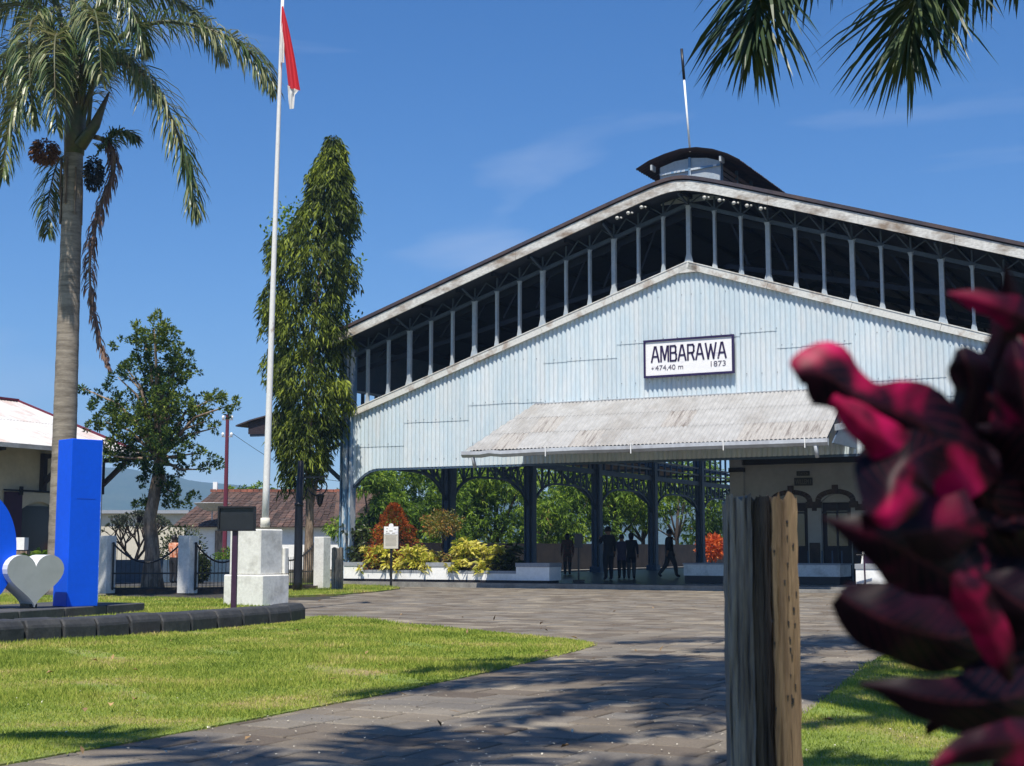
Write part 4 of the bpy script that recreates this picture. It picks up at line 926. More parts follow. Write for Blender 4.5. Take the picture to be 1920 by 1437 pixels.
def juniper():
    Y = 42.0; base = at(285, 1104, Y); base.z = -.02; t = thing('juniper_tree', base, 0, 'gnarled dark green tree with tufted clumps behind the blue letter', 'tree')
    blobs = [(300, 625, 34), (330, 640, 26), (268, 640, 28), (290, 665, 42), (338, 670, 26), (262, 690, 30), (318, 705, 40), (285, 720, 40), (345, 705, 18), (358, 690, 14), (240, 700, 16), (224, 650, 12), (232, 690, 12),
             (205, 720, 14), (222, 708, 12), (170, 742, 14), (160, 730, 8), (172, 765, 10), (195, 790, 20), (180, 800, 16), (215, 760, 26), (240, 770, 34), (260, 790, 34), (230, 810, 30), (215, 835, 24), (250, 840, 30),
             (290, 760, 40), (320, 750, 34), (345, 760, 26), (372, 755, 22), (395, 745, 18), (410, 750, 16), (440, 760, 14), (425, 772, 12), (385, 790, 14), (365, 780, 20), (400, 800, 8), (340, 800, 30), (320, 830, 28), (345, 840, 24),
             (370, 850, 16), (390, 860, 13), (380, 880, 9), (405, 870, 6), (300, 860, 30), (270, 860, 26), (330, 870, 20), (225, 860, 20), (205, 855, 14), (290, 890, 24), (310, 910, 20), (330, 920, 18), (345, 930, 12), (275, 930, 18), (262, 945, 14), (358, 930, 8), (320, 940, 14), (350, 950, 8), (298, 790, 40), (285, 820, 30)]
    P = []; D = []; b = B(); s_ = Y / 2718; tr = []
    for (x, y, r) in blobs:
        nt = max(4, int((r / 7) ** 2 * 1.5)); dep = random.uniform(-1.0, 1.0) * (1.5 if r > 20 else .8)
        c = at(x, y, Y) - base; tr.append((c.x, dep * .6, c.z))
        for _ in range(nt):
            q = rng.normal(size=3); q /= np.linalg.norm(q); tip = np.array([c.x, dep * .6, c.z]) + q * r * s_ * random.uniform(.55, 1.05) * np.array([1, 1, .9])
            g = random.uniform(.09, .16)
            e = rng.normal(size=(30, 3)); e /= np.linalg.norm(e, axis=1, keepdims=True); e += q * .5 + [0, 0, .25]
            P.append(np.tile(tip, (30, 1)) + e * g * .4); D.append(e)
    P = np.concatenate(P); D = np.concatenate(D); n = len(P)
    leafmesh('crown', P, D, rng.uniform(.07, .13, n), rng.uniform(.035, .055, n), L_juni, t, droop=0)
    def W(x, y, d=0): q = at(x, y, Y) - base; return (q.x, d, q.z)
    b.tube([W(283, 1110), W(280, 1075), W(286, 1040), W(284, 1005), W(280, 975), W(290, 930), W(296, 880), W(298, 800), W(300, 700)], [.33, .22, .22, .20, .19, .17, .14, .10, .05], 12)
    b.tube([W(292, 1110), W(292, 1070), W(290, 1035)], [.28, .16, .12], 9)
    for x, y, d in tr[::2]: b.tube([W(297, 860), ((x + .4) * .5, y * .5, (z := d) * .72 + .9) if False else (x * .5, y * .5, d * .8 + .7), (x, y, d)], [.07, .04, .015], 6)
    b.build('trunk', M_bark, t, smooth=True)
juniper()

# frangipani behind the fence, small shrubs
def frangipani():
    p = at(252, 1060, 56); p.z = 0; t = thing('frangipani_tree', p, 0, 'mostly bare branching frangipani behind the fence', 'tree'); b = B(); P = []; D = []
    def grow(q, d, l, r, lev):
        e = q + d * l; b.tube([q, e], [r, r * .8], 5)
        if lev == 0:
            for _ in range(5): P.append(tuple(e)); D.append(tuple(d + Vector(rng.normal(size=3)) * .6))
            return
        for k in range(3 if lev > 3 else 2):
            nd = (d + Vector((random.uniform(-.8, .8), random.uniform(-.8, .8), random.uniform(-.1, .6)))).normalized(); grow(e, nd, l * .78, r * .72, lev - 1)
    grow(Vector((0, 0, -.1)), Vector((0, 0, 1)), .75, .09, 6)
    b.build('trunk', M_barkd, t); leafmesh('foliage', np.array(P), np.array(D), .16, .05, L_grey, t)
frangipani()
for px, py, Y, r, h, lb in ((338, 1035, 52, .85, 1.9, 'leafy bush behind the fence right of the gnarled trunk'), (375, 1060, 50, .28, .9, 'small dark bush seen through the fence beside the plinth'), (432, 1040, 60, .7, 1.1, 'bush against the white house wall')):
    p = at(px, py, Y); cluster_plant('green_bush', (p.x, Y, 0), lb, 'bush', L_darkgr if Y < 60 else L_mango, 1500, ell(0, 0, h * .55, r, r, h * .5), (.14, .06), stems=[((0, 0, 0), (0, 0, h * .6), .04)])
for px, Y, H, r, lb in ((470, 118, 6.6, 3.0, 'round green tree crown rising above the ridge of the tiled roof'), (440, 122, 5.4, 2.2, 'low green crown left of the round one above the tiled roof'), (640, 118, 5.6, 2.6, 'green crown above the tiled roof behind the column tree'), (570, 120, 6.3, 3.0, 'green crown between flagpole and lamp post above the roof')):
    p = at(px, 1030, Y); dens_tree('distant_tree', (p.x, Y, 0), lb, L_mango, H, r, 4500, (.42, .13), seed=int(px), lobes=12, low=.2)

# ---------------------------------------------------------------- royal palms
def frond(b_leaf, b_rib, pts, n=70, ll=.75, w=.035, seed=0, splay=.75, droop=1.0, plume=.75):
    """pts: rachis control points (Vector); leaflets in several planes"""
    rs = random.Random(seed); P = [Vector(p) for p in pts]; m = len(P)
    def cr(t):
        t = min(max(t, 0), 1) * (m - 1); i = min(int(t), m - 2); f = t - i; p0 = P[max(i - 1, 0)]; p1 = P[i]; p2 = P[i + 1]; p3 = P[min(i + 2, m - 1)]
        return .5 * ((2 * p1) + (p2 - p0) * f + (2 * p0 - 5 * p1 + 4 * p2 - p3) * f * f + (3 * p1 - p0 - 3 * p2 + p3) * f ** 3)
    R = [cr(i / 24) for i in range(25)]; L = sum((R[i + 1] - R[i]).length for i in range(24))
    b_rib.tube(R, [.045 * (1 - .85 * i / 24) * max(.4, L / 4) for i in range(25)], 6)
    for i in range(n):
        t = .10 + .90 * (i + rs.random() * .6) / n; p = cr(t); d = (cr(min(1, t + .02)) - cr(t - .02)).normalized()
        side = d.cross(Vector((0, 0, 1)));
        if side.length < .1: side = Vector((1, 0, 0)) if abs(d.x) < .5 else Vector((0, 1, 0))
        side.normalize(); upv = side.cross(d)
        for s in (-1, 1):
            l = ll * (math.sin(math.pi * min(1, .12 + t * .80)) ** .6) * rs.uniform(.8, 1.1)
            if t > .93: l *= .75
            el = rs.uniform(-plume, plume); dr = (side * s * splay + d * (.40 + .55 * t) + upv * el).normalized()
            q1 = p + dr * l * .38; g = droop * rs.uniform(.4, 1.25); dr2 = (dr + Vector((0, 0, -1)) * g * .9).normalized(); q2 = q1 + dr2 * l * .34; dr3 = (dr2 + Vector((0, 0, -1)) * g * 1.1).normalized(); q3 = q2 + dr3 * l * .30
            ws = dr.cross(Vector((rs.uniform(-.5, .5), rs.uniform(-.5, .5), 1))).normalized() * w / 2
            b_leaf.add([p - ws * .5, p + ws * .5, q1 + ws, q1 - ws, q2 + ws * .85, q2 - ws * .85, q3], [(0, 1, 2, 3), (3, 2, 4, 5), (5, 4, 6)])
def palm(base, crownz, top, label, fr, m_leaf, trunk_r=.26, group=None, dead=None, extras=True, ll=.8, lw=.04, nn=70):
    t = thing('royal_palm', base, 0, label, 'palm tree', group); base = Vector(base); top = Vector(top) - base
    n = 46; b = B(); V = []; rad = []
    for i in range(n + 1):
        f = i / n; p = Vector((0, 0, 0)).lerp(top, f); V.append(p); rad.append(trunk_r * (1.12 - .30 * f) * (1.025 if i % 2 else 1.0) * (1.15 if i == 0 else 1))
    b.tube(V, rad, 14); b.build('trunk', M_palmt, t, smooth=True)
    for k, f in enumerate(fr):
        bl, br = B(), B(); mm = m_leaf
        if dead and k in dead: mm = L_palmdead
        frond(bl, br, [Vector(p) - base for p in f[0]], n=int(nn * f[1]), ll=ll * f[2], w=lw, seed=k * 3 + 1, droop=f[3] if len(f) > 3 else 1.0)
        o = bl.build('frond', mm, t); br.build('frond_rib', M_sheath if not (dead and k in dead) else M_bark, o, smooth=True)
    return t
PY = 34.0
def pp(x, y, d=0): return at(x, y, PY + d)
base = at(112, 1100, PY); base.z = 0
top = pp(139, 262)
FR = [([pp(150, 235), pp(205, 90), pp(300, 42, -.2), pp(410, 62, -.4), pp(480, 110, -.5), pp(512, 165, -.6)], 1.0, .95),
      ([pp(150, 235), pp(195, 125, -.5), pp(270, 140, -.9), pp(325, 230, -1.2), pp(355, 330, -1.3), pp(368, 400, -1.3)], 1.0, .95),
      ([pp(140, 235), pp(120, 90, -1.0), pp(105, 68, -1.6), pp(102, 130, -2.2), pp(106, 240, -2.4)], 1.0, .95),
      ([pp(138, 235), pp(80, 120, -.8), pp(45, 160, -1.4), pp(20, 230, -1.7), pp(5, 330, -1.9)], 1.0, .95),
      ([pp(148, 230), pp(185, 20, -1.0), pp(225, -10, -1.6), pp(255, 40, -2.0), pp(268, 90, -2.1)], 1.0, .9),
      ([pp(140, 230), pp(90, 40, .3), pp(10, 10, .5), pp(-80, 60, .6), pp(-130, 150, .5)], 1.0, 1.0),
      ([pp(138, 235), pp(70, 90, 1.0), pp(0, 110, 1.6), pp(-60, 220, 1.8)], 1.0, .95),
      ([pp(130, 290), pp(108, 305, .8), pp(92, 370, 1.2), pp(88, 440, 1.3)], .7, .7),
      ([pp(168, 255), pp(205, 270, -.1), pp(212, 320, -.1), pp(185, 400, -.1), pp(168, 500, -.1), pp(180, 610, -.1), pp(205, 690, -.1)], 1.3, .42, 2.0),
      ([pp(180, 292), pp(205, 262, -.2), pp(235, 250, -.3), pp(255, 262, -.4)], .7, .45, .8),
      ([pp(148, 225), pp(165, -40, .4), pp(240, -110, .6), pp(330, -70, .8), pp(390, -10, .9)], 1.0, 1.0),
      ([pp(142, 225), pp(130, -60, .0), pp(80, -110, .0), pp(10, -80, -.2), pp(-60, 0, -.3)], 1.0, 1.0),
      ([pp(146, 220), pp(160, 60, -1.0), pp(175, 20, -1.9), pp(185, 60, -2.6), pp(190, 150, -2.9)], 1.0, .9),
      ([pp(142, 220), pp(110, 20, .8), pp(50, -30, 1.2), pp(-30, -10, 1.5), pp(-80, 60, 1.6)], 1.0, .95),
      ([pp(148, 220), pp(190, 30, .9), pp(280, -20, 1.4), pp(370, 30, 1.7), pp(420, 110, 1.9)], 1.0, .95),
      ([pp(138, 230), pp(60, 110, .2), pp(-10, 160, .2), pp(-40, 260, .1), pp(-50, 360, 0)], 1.0, .95),
      ([pp(140, 230), pp(95, 60, -.5), pp(60, 40, -1.2), pp(55, 120, -2.0), pp(62, 230, -2.2)], 1.0, .9),
      ([pp(146, 235), pp(190, 120, 1.2), pp(240, 110, 1.8), pp(300, 190, 2.0)], 1.0, .9)]
pm = palm(base, 0, top, 'tall royal palm with drooping fronds and a hanging dead frond behind the blue letter', FR, L_palm, .27, dead={8}, ll=1.1, lw=.042, nn=175)
bo = base
def rel(x, y, d=0): return pp(x, y, d) - bo
b = B(); b.tube([rel(139, 290), rel(141, 240), rel(146, 190), rel(150, 120)], [.24, .27, .20, .08], 12); b.build('crownshaft', M_sheath, pm, smooth=True)
b = B(); b.tube([rel(150, 275, -.2), rel(178, 235, -.3), rel(205, 172, -.3)], [.16, .13, .02], 8); b.tube([rel(165, 240, -.2), rel(171, 185, -.2), rel(172, 158, -.2)], [.06, .04, .01], 6); b.build('spathe', M_sheath, pm, smooth=True)
for (x, y, sx, sy, mm, lb, dd) in ((84, 285, .34, .30, M_fruit, 'orange brown fruit cluster', -.5), (176, 325, .22, .42, M_fruitd, 'dark hanging fruit cluster', -.4)):
    c = rel(x, y, dd); bb = B(); 
    n = 900; q = rng.normal(size=(n, 3)); q /= np.linalg.norm(q, axis=1, keepdims=True); P = np.array(tuple(c)) + q * rng.uniform(.4, 1, (n, 1)) * [sx, sx * .8, sy]
    o = leafmesh('fruit_cluster', P, q + [0, 0, -.8], .10, .05, mm, pm, droop=.1); o['label'] = lb
# old frond bases around the trunk head
b = B()
for k in range(16):
    a = k * .9; c = rel(134, 330 + (k % 4) * 18); o_ = Vector((math.cos(a) * .24, math.sin(a) * .24, 0)); b.beam(c + o_ + Vector((0, 0, .4)), c + o_ * 1.05 - Vector((0, 0, .5)), .10, .03)
b.build('old_sheath_fibres', M_bark, pm)

# palm standing just right of the view, its fronds hang into it
def crown_fronds(c, n, L, seed, dz=0.9, skip=()):
    rs = random.Random(seed); out = []; c = Vector(c)
    for k in range(n):
        if k in skip: continue
        a = k * 2 * math.pi / n + rs.uniform(-.15, .15); up = rs.uniform(.5, 1.3); l = L * rs.uniform(.9, 1.08); o = Vector((math.cos(a), math.sin(a), 0))
        out.append(([c, c + o * l * .25 + Vector((0, 0, up)), c + o * l * .55 + Vector((0, 0, up * .9)), c + o * l * .82 + Vector((0, 0, up * .1)), c + o * l + Vector((0, 0, -dz - .5))], 1.0, 1.0))
    return out
NY = 14.0
def np_(x, y, d=0): return at(x, y + 28, NY + d)
c1 = Vector((5.75, 14.3, 9.0))
FR2 = [([c1, Vector((4.6, 14.0, 9.8)), Vector((3.4, 13.8, 9.0)), np_(1450, -160, -.3), np_(1424, -30, -.3), np_(1408, 40, -.3)], 1.5, 1.55, .22),
       ([c1, Vector((4.9, 14.4, 9.6)), np_(1700, -330, .4), np_(1590, -200, .4), np_(1510, -110, .4), np_(1465, -60, .4)], 1.4, 1.3, .5),
       ([c1, Vector((5.1, 13.9, 9.6)), Vector((4.5, 13.5, 8.9)), np_(1750, -150, -.4), np_(1716, -20, -.5), np_(1702, 50, -.5)], 1.6, 1.65, .2),
       ([c1, Vector((5.3, 14.6, 9.5)), np_(1900, -240, .3), np_(1830, -140, .3), np_(1780, -70, .3), np_(1740, -30, .3)], 1.4, 1.35, .5),
       ([c1, Vector((5.5, 13.5, 9.4)), np_(1960, -280, -.5), np_(1925, -160, -.6), np_(1905, -70, -.6)], .8, .9, .7),
       ([c1, Vector((4.4, 14.2, 10.0)), Vector((2.8, 14.1, 9.9)), Vector((1.4, 13.9, 9.2)), Vector((.5, 13.8, 8.3))], 1.3, 1.1, .6), ([c1, Vector((4.6, 13.6, 9.9)), Vector((3.2, 13.1, 9.7)), Vector((2.1, 12.7, 8.9)), Vector((1.3, 12.5, 7.9))], 1.2, 1.1, .6)] + crown_fronds(c1, 11, 3.9, 5, skip=(4, 5, 6))
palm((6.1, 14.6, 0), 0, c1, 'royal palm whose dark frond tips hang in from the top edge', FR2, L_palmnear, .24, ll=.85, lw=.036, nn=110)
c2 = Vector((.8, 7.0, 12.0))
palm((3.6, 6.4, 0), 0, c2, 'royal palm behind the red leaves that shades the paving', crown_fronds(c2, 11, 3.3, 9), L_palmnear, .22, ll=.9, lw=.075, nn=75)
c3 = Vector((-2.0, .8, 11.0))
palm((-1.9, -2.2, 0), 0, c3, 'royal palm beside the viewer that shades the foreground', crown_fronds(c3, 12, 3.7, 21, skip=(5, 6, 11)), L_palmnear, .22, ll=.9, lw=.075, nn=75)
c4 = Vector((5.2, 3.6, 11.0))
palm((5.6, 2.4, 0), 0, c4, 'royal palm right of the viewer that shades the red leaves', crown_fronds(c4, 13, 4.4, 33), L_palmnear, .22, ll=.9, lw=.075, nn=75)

ms = thing('shade_mast', (-.46, -1.3, 0), 0, 'unseen grey mast added behind the viewer to shade the near timber post', 'added shade caster')  # added out of view; its shadow splits the near timber post
B().tube([(0, 0, 0), (0, 0, 14.6)], [.19, .155], 14).build('pole', M_gutter, ms, smooth=True); B().box((0, 0, 14.7), (.9, .12, .12)).build('mast_crossbar', M_gutter, ms)

# ---------------------------------------------------------------- monument, flagpole, sign board, letters
mc = gnd(491, 1137, .14)
mon = thing('flag_plinth', (mc.x, mc.y, .14), HROT, 'stepped whitewashed plinth carrying the flagpole', 'plinth')
B().box((-.44, .40, .265), (.88, .80, .57)).build('lower_block', M_whitew, mon, bevel=.02)
B().box((-.43, .36, .96), (.70, .66, .82)).build('upper_block', M_whitew, mon, bevel=.02); B().box((-.36, .755, .80), (.66, .13, .48)).build('side_step', M_whitew, mon, bevel=.015)
fy = mc.y + .35; f0 = at(497, 986, fy); f1 = at(530, -6, fy)
fpole = thing('flagpole', f0, 0, 'tall leaning white flagpole with peeling paint', 'flagpole')
n = 14; PTS = [(f1 - f0) * (i / n) for i in range(n + 1)]; B().tube(PTS, [.066 - .036 * i / n for i in range(n + 1)], 12).build('pole', M_pole, fpole, smooth=True)
B().tube([(0, 0, -.03), (0, 0, .14)], .085, 10).build('socket', M_tankw, fpole, smooth=True); B().tube([PTS[-1], PTS[-1] + Vector((0, 0, .14))], [.02, .008], 8).build('finial', M_bark, fpole, smooth=True)
# flag, hanging in folds
flg = thing('flag', at(528, 60, fy), 0, 'red and white flag hanging limp from the flagpole', 'flag')
fo = at(528, 60, fy)
def cloth(edgeL, edgeR, m, name, amp=.05, dz=0):
    rows = []; n = 18
    for i in range(n + 1):
        t = i / n
        def ip(E):
            f = t * (len(E) - 1); k = min(int(f), len(E) - 2); g = f - k; return Vector((E[k][0] * (1 - g) + E[k + 1][0] * g, E[k][1] * (1 - g) + E[k + 1][1] * g))
        a, c = ip(edgeL), ip(edgeR); row = []
        for j in range(9):
            s = j / 8; q = a.lerp(c, s); row.append(at(q.x, q.y, fy - .06 + dz + amp * math.sin(s * 9 + t * 2.0) * min(1, t * 3)) - fo)
        rows.append(row)
    return gridmesh(name, rows, m, flg)
cloth([(528, 12), (527, 60), (535, 110), (541, 165)], [(531, 12), (543, 60), (553, 110), (563, 170)], M_red, 'red_half')
cloth([(526, 62), (525, 80), (525, 100), (525, 117)], [(530, 60), (533, 82), (533, 102), (533, 118)], M_flagw, 'white_half', .03, -.03)
cloth([(539, 160), (540, 175), (541, 190), (543, 205)], [(560, 170), (553, 178), (552, 190), (551, 204)], M_flagw, 'white_corner', .03)

sy = 24.0; s0 = at(438, 1143, sy); s0.z = .13
sb = thing('black_sign_board', s0, R_(-4), 'blank black sign board on a dark post before the white plinth', 'sign board')
B().box((0, 0, .66), (.085, .07, 1.34)).build('post', M_purple, sb)
zc_ = CAMH + (HZ - 973.5) * sy / FOC - .13; wb = 71 * sy / 2718; hb = 46 * sy / FOC
B().box((.03, -.02, zc_), (wb - .06, .04, hb - .04)).build('panel', M_signpanel, sb)
for z in (-1, 1): B().box((.03, -.03, zc_ + z * (hb / 2 - .015)), (wb, .09, .03)).build('frame_rail', M_black, sb)
for x in (-1, 1): B().box((.03 + x * (wb / 2 - .015), -.03, zc_), (.03, .09, hb - .062)).build('frame_stile', M_black, sb)

# blue I, silver heart, blue round letter
LR = R_(-46)   # local x runs along the fronts
lr_x = Vector((math.cos(R_(44)), math.sin(R_(44)), 0))
i0 = gnd(127, 1137, .30)
li = thing('letter_sculpture', (i0.x, i0.y, .29), R_(44), 'tall glossy blue letter I on the dark plinth', 'letter')
Hh = 2.53; B().prism([(-.02, .0, 0), (.49, .0, 0), (.49, .45, 0), (-.02, .45, 0)], (0, 0, Hh)).build('block', M_blue, li, bevel=.008)
B().box((.491, .22, 1.55), (.004, .40, .006)).build('panel_seam', M_navy, li); B().box((.24, -.001, 1.62), (.30, .003, .003)).build('panel_seam', M_navy, li); B().box((.485, .005, 1.26), (.012, .012, 2.4)).build('edge_scuff', mat('scuffed_blue', (.10, .22, .62), .6, (.4, .5, .7), scale=9, lo=.55, hi=.6), li)
h0 = gnd(65, 1140, .30)
lh = thing('heart_sculpture', (h0.x, h0.y, .29), R_(44), 'silver grey heart between the blue letters', 'heart sculpture')
hp_ = []
for k in range(48):
    t = -math.pi + 2 * math.pi * k / 48; x = .0270 * 16 * math.sin(t) ** 3; z = .0262 * (13 * math.cos(t) - 5 * math.cos(2 * t) - 2 * math.cos(3 * t) - math.cos(4 * t)); hp_.append((x * 1.02, z + .0262 * 17))
b = B(); nh = len(hp_); V = [(x, 0, z + .02) for x, z in hp_]; b.add(V + [(0, 0, .5)], [((k + 1) % nh, k, nh) for k in range(nh)]); b.build('heart_front', M_heart, lh)
b = B(); b.strip([(x, 0, z + .02) for x, z in hp_ + hp_[:1]], [(x, .46, z + .02) for x, z in hp_ + hp_[:1]]); V = [(x, .46, z + .02) for x, z in hp_]; b.add(V + [(0, .46, .5)], [(k, (k + 1) % nh, nh) for k in range(nh)]); b.build('heart_side', M_hearts, lh, smooth=False)
B().box((0, .2, .03), (.12, .3, .07)).build('foot', M_black, lh)
o0 = gnd(-40, 1142, .30); lo = thing('round_letter_sculpture', (o0.x - .05, o0.y - .1, .29), R_(44), 'edge of a round glossy blue letter beside the heart', 'letter')
b = B(); n = 48; outer = [(.62 * math.cos(2 * math.pi * k / n), .86 + .86 * math.sin(2 * math.pi * k / n)) for k in range(n)]; inner = [(x * .45, (z - .86) * .55 + .86) for x, z in outer]
for y0, fl in ((0, 1), (.46, 0)):
    A = [(x, y0, z) for x, z in outer + outer[:1]]; I = [(x, y0, z) for x, z in inner + inner[:1]]
    b.strip(A, I) if fl else b.strip(I, A)
b.strip([(x, .46, z) for x, z in outer + outer[:1]], [(x, 0, z) for x, z in outer + outer[:1]]); b.strip([(x, 0, z) for x, z in inner + inner[:1]], [(x, .46, z) for x, z in inner + inner[:1]])
b.build('ring', M_blue, lo)

# ---------------------------------------------------------------- lamp post, timber posts, info board
lpb = gnd(558, 1111); ly = lpb.y
lamp = thing('lamp_post', lpb, 0, 'black lamp post with a scroll arm and hanging lantern', 'street lamp')
def LZ(y): return CAMH + (HZ - y) * ly / FOC
sx_ = ly / 2718
B().tube([(0, 0, 0), (0, 0, LZ(1090)), (0, 0, LZ(955)), (.03, 0, LZ(865))], [.13, .12, .105, .075], 14).build('post', M_black, lamp, smooth=True)
B().tube([(.0, 0, LZ(950)), (.0, 0, LZ(944))], [.125, .125], 14).build('collar', M_black, lamp, smooth=True)
B().beam((.05, 0, LZ(897)), (.75, 0, LZ(895)), .04, .045).build('arm', M_black, lamp)
sc_pts = []
for k in range(30):
    a = k / 29 * 3.4 * math.pi; r = .29 * (1 - k / 36); sc_pts.append((.52 + r * math.cos(a + math.pi * 1.05), 0, LZ(907) - .08 + r * math.sin(-a - math.pi * 1.05) * -1))
B().tube([(.12, 0, LZ(938))] + [(.20, 0, LZ(925))] + sc_pts, .02, 6).build('scroll', M_black, lamp, smooth=True)
lx = (597 - 558) * sx_
lt = B(); lt.tube([(lx, 0, LZ(914)), (lx, 0, LZ(929))], .012, 6); lt.tube([(lx, 0, LZ(927)), (lx, 0, LZ(930))], [.03, .15], 8); lt.tube([(lx, 0, LZ(930)), (lx, 0, LZ(932))], [.13, .12], 8); lt.tube([(lx, 0, LZ(947)), (lx, 0, LZ(952))], [.06, .015], 8)
lo_ = lt.build('lantern', M_black, lamp)
B().tube([(lx, 0, LZ(932)), (lx, 0, LZ(947))], [.10, .055], 8).build('lantern_glass', M_glassd, lo_)
b = B()
for k in range(6):
    a = k * math.pi / 3; b.beam((lx + .105 * math.cos(a), .105 * math.sin(a), LZ(932)), (lx + .06 * math.cos(a), .06 * math.sin(a), LZ(947)), .012)
b.build('lantern_bars', M_black, lo_)

def timber(name, loc, rz, w, d, h, label, boards, mats):
    t = thing(name, loc, rz, label, 'timber post'); rs = random.Random(int(h * 1000)); x = -w / 2
    for k, (bw, bd, dy, dh) in enumerate(boards):
        nx, nz = 5, 22; V = []; F = []; prof_ = [(0, 0)] + [(t_ / 14, 0) for t_ in range(1, 14)] + [(1, 0), (1, .5), (1, 1), (.5, 1), (0, 1), (0, .5)]; gro = [rs.choice([0, 0, .002, .004, .011]) for _ in prof_]
        ring = []
        for i in range(nz + 1):
            z = (h + dh) * i / nz - (.05 if i == 0 else 0); r = []
            for q_, (a, c) in enumerate(prof_):
                edge = (a in (0, 1)) and (c in (0, 1)); jx = rs.uniform(-.0025, .0025); jy = (gro[q_] * (.6 + .5 * math.sin(i * .7 + q_)) + rs.uniform(-.0015, .0015)) if c == 0 and not edge else rs.uniform(-.003, .003); jz = rs.uniform(-.034, .008) if i == nz else 0
                r.append((x + .002 + (bw - .004) * a + jx, -d / 2 + dy + bd * c + jy, z + jz))
            ring.append(r)
        b = B(); n = len(prof_)
        for i in range(nz): b.add(ring[i] + ring[i + 1], [(j, (j + 1) % n, n + (j + 1) % n, n + j) for j in range(n)])
        b.add(ring[-1], [tuple(range(n))]); b.build('timber', mats[k], t, bevel=0); x += bw
    return t
# near timber post
pn = at(1425, 1030, 5.0)
tp = timber('timber_post', (pn.x, 5.0, 0), R_(-3), .243, .15, 1.335, 'large weathered timber post standing close to the viewer', [(.088, .15, 0, 0), (.065, .13, .035, -.004), (.090, .15, .005, .004)], [M_wood, mat('recess_shade_wood', (0.115, 0.09, 0.07), 0.85, (0.045, 0.035, 0.028), scale=5, lo=0.38, hi=0.6, var=0.25, bump=1.0, bscale=16, stretch=(5, 5, 0.3)), M_wood2])  # middle board coloured darker to carry the shade of its recess
b = B()
for _ in range(26):
    x = random.choice([.1, .085, .095, .075, .03]); z = random.uniform(.6, 1.25); b.box((x + random.uniform(-.006, .012), -.0725, z), (random.uniform(.003, .006), .006, random.uniform(.006, .016)))
b.build('nail_holes', M_black, tp)['kind'] = 'stuff'
pn = gnd(632, 1109)
timber('timber_post', pn, R_(-12), .30, .14, 1.2, 'short grey timber post at the left end of the platform', [(.10, .14, 0, 0), (.11, .14, .0, -.01), (.085, .14, .01, .004)], [M_wood, M_wood, M_wood])

ib = gnd(733, 1104)
inf = thing('information_board', ib, R_(-12), 'beige information board on a black stand before the yellow crotons', 'information board')
izs = ib.y / FOC; ZI = lambda y: CAMH + (HZ - y) * izs
B().box((.0, .0, .02), (.46, .30, .05)).build('base_plate', M_black, inf); B().box((0, 0, (ZI(1028)) / 2), (.06, .05, ZI(1028))).build('post', M_black, inf)
zc2 = (ZI(988) + ZI(1029)) / 2; w2, h2 = 28 * ib.y / 2718, ZI(988) - ZI(1029)
B().box((0, -.03, zc2), (w2, .03, h2)).build('panel', M_info, inf); B().box((0, .0, zc2), (w2 + .03, .03, h2 + .02)).build('backing', M_black, inf)
B().box((0, -.048, zc2 + h2 * .31), (w2 * .96, .006, h2 * .34)).build('header', M_signw, inf)
B().tube([(0, -.05, zc2 + h2 * .53), (0, -.02, zc2 + h2 * .53)], .07, 14).build('emblem', M_signw, inf)
b = B()
for k in range(9): b.box((random.uniform(-.005, .005), -.047, zc2 + h2 * (.08 - k * .055)), (w2 * random.uniform(.72, .84), .004, .009))
b.build('print_lines', M_infod, inf)
b = B()
for x, z, w_ in ((-.12, .40, .04), (.13, .38, .06), (0, .30, .1), (-.13, .28, .05), (-.1, .2, .12), (.08, .2, .10)): b.box((x, -.053, zc2 + h2 * z), (w_, .003, .022))
b.build('print_marks', M_infod, inf)
ss = gnd(1043, 1101, .15); ss = HW(-2.75, -.30, ZF) if False else gnd(1043, 1102, ZF)
st = thing('stanchion_sign', HW(*loc2((1.3, 42.9, 0)), ZF) , 0, 'small dark notice stand on the platform floor', 'sign stand'); st.location = HW(-3.6, .0, ZF)
for z, n_ in ((.02, 0),): B().box((0, 0, .05), (.34, .28, .10)).build('base', M_black, st)
B().tube([(0, 0, .1), (0, 0, 1.05)], .025, 8).build('pole', M_black, st); B().box((0, 0, 1.25), (.24, .03, .42)).build('panel', M_signpanel, st)

# leaning display board, scooters, rope posts near the right planter
p = HW(4.55, .9, ZF); db = thing('display_board', p, R_(25), 'leaning white edged display board behind the sunlit planter', 'display board')
B().beam((0, 0, .35), (.28, .1, 1.5), .04, .05).build('white_edge', M_white, db); B().prism([(.03, .02, .35), (.65, .1, .35), (.93, .2, 1.45), (.30, .12, 1.5)], (0, .02, 0)).build('panel', M_purple, db); B().box((.12, .0, .47), (.13, .02, .16)).build('teal_print', M_teal, db); B().beam((.1, .05, 0), (.15, .05, .5), .03).build('leg', M_black, db)
def scooter(loc, rz, label):
    t = thing('kick_scooter', loc, rz, label, 'scooter', 'kick scooters by the white planter')
    for x in (-.28, .30):
        b = B(); c = [(x + .11 * math.cos(a), 0, .115 + .11 * math.sin(a)) for a in [k * math.pi / 8 for k in range(17)]]; b.tube(c, .022, 6, cap=False); w = b.build('wheel', M_black, t, smooth=True)
        B().tube([(x, -.03, .115), (x, .03, .115)], .05, 10).build('hub', M_tankw, w)
    B().box((0, 0, .12), (.48, .13, .03)).build('deck', M_purple, t); B().tube([(.30, 0, .14), (.24, 0, .55), (.2, 0, 1.0)], .022, 8).build('stem', M_purple, t); B().tube([(.2, -.2, 1.0), (.2, .2, 1.0)], .02, 8).build('handlebar', M_black, t)
    B().prism([(.24, -.012, .18), (.42, -.012, .2), (.25, -.012, .5)], (0, .024, 0)).build('fork_guard', M_black, t)
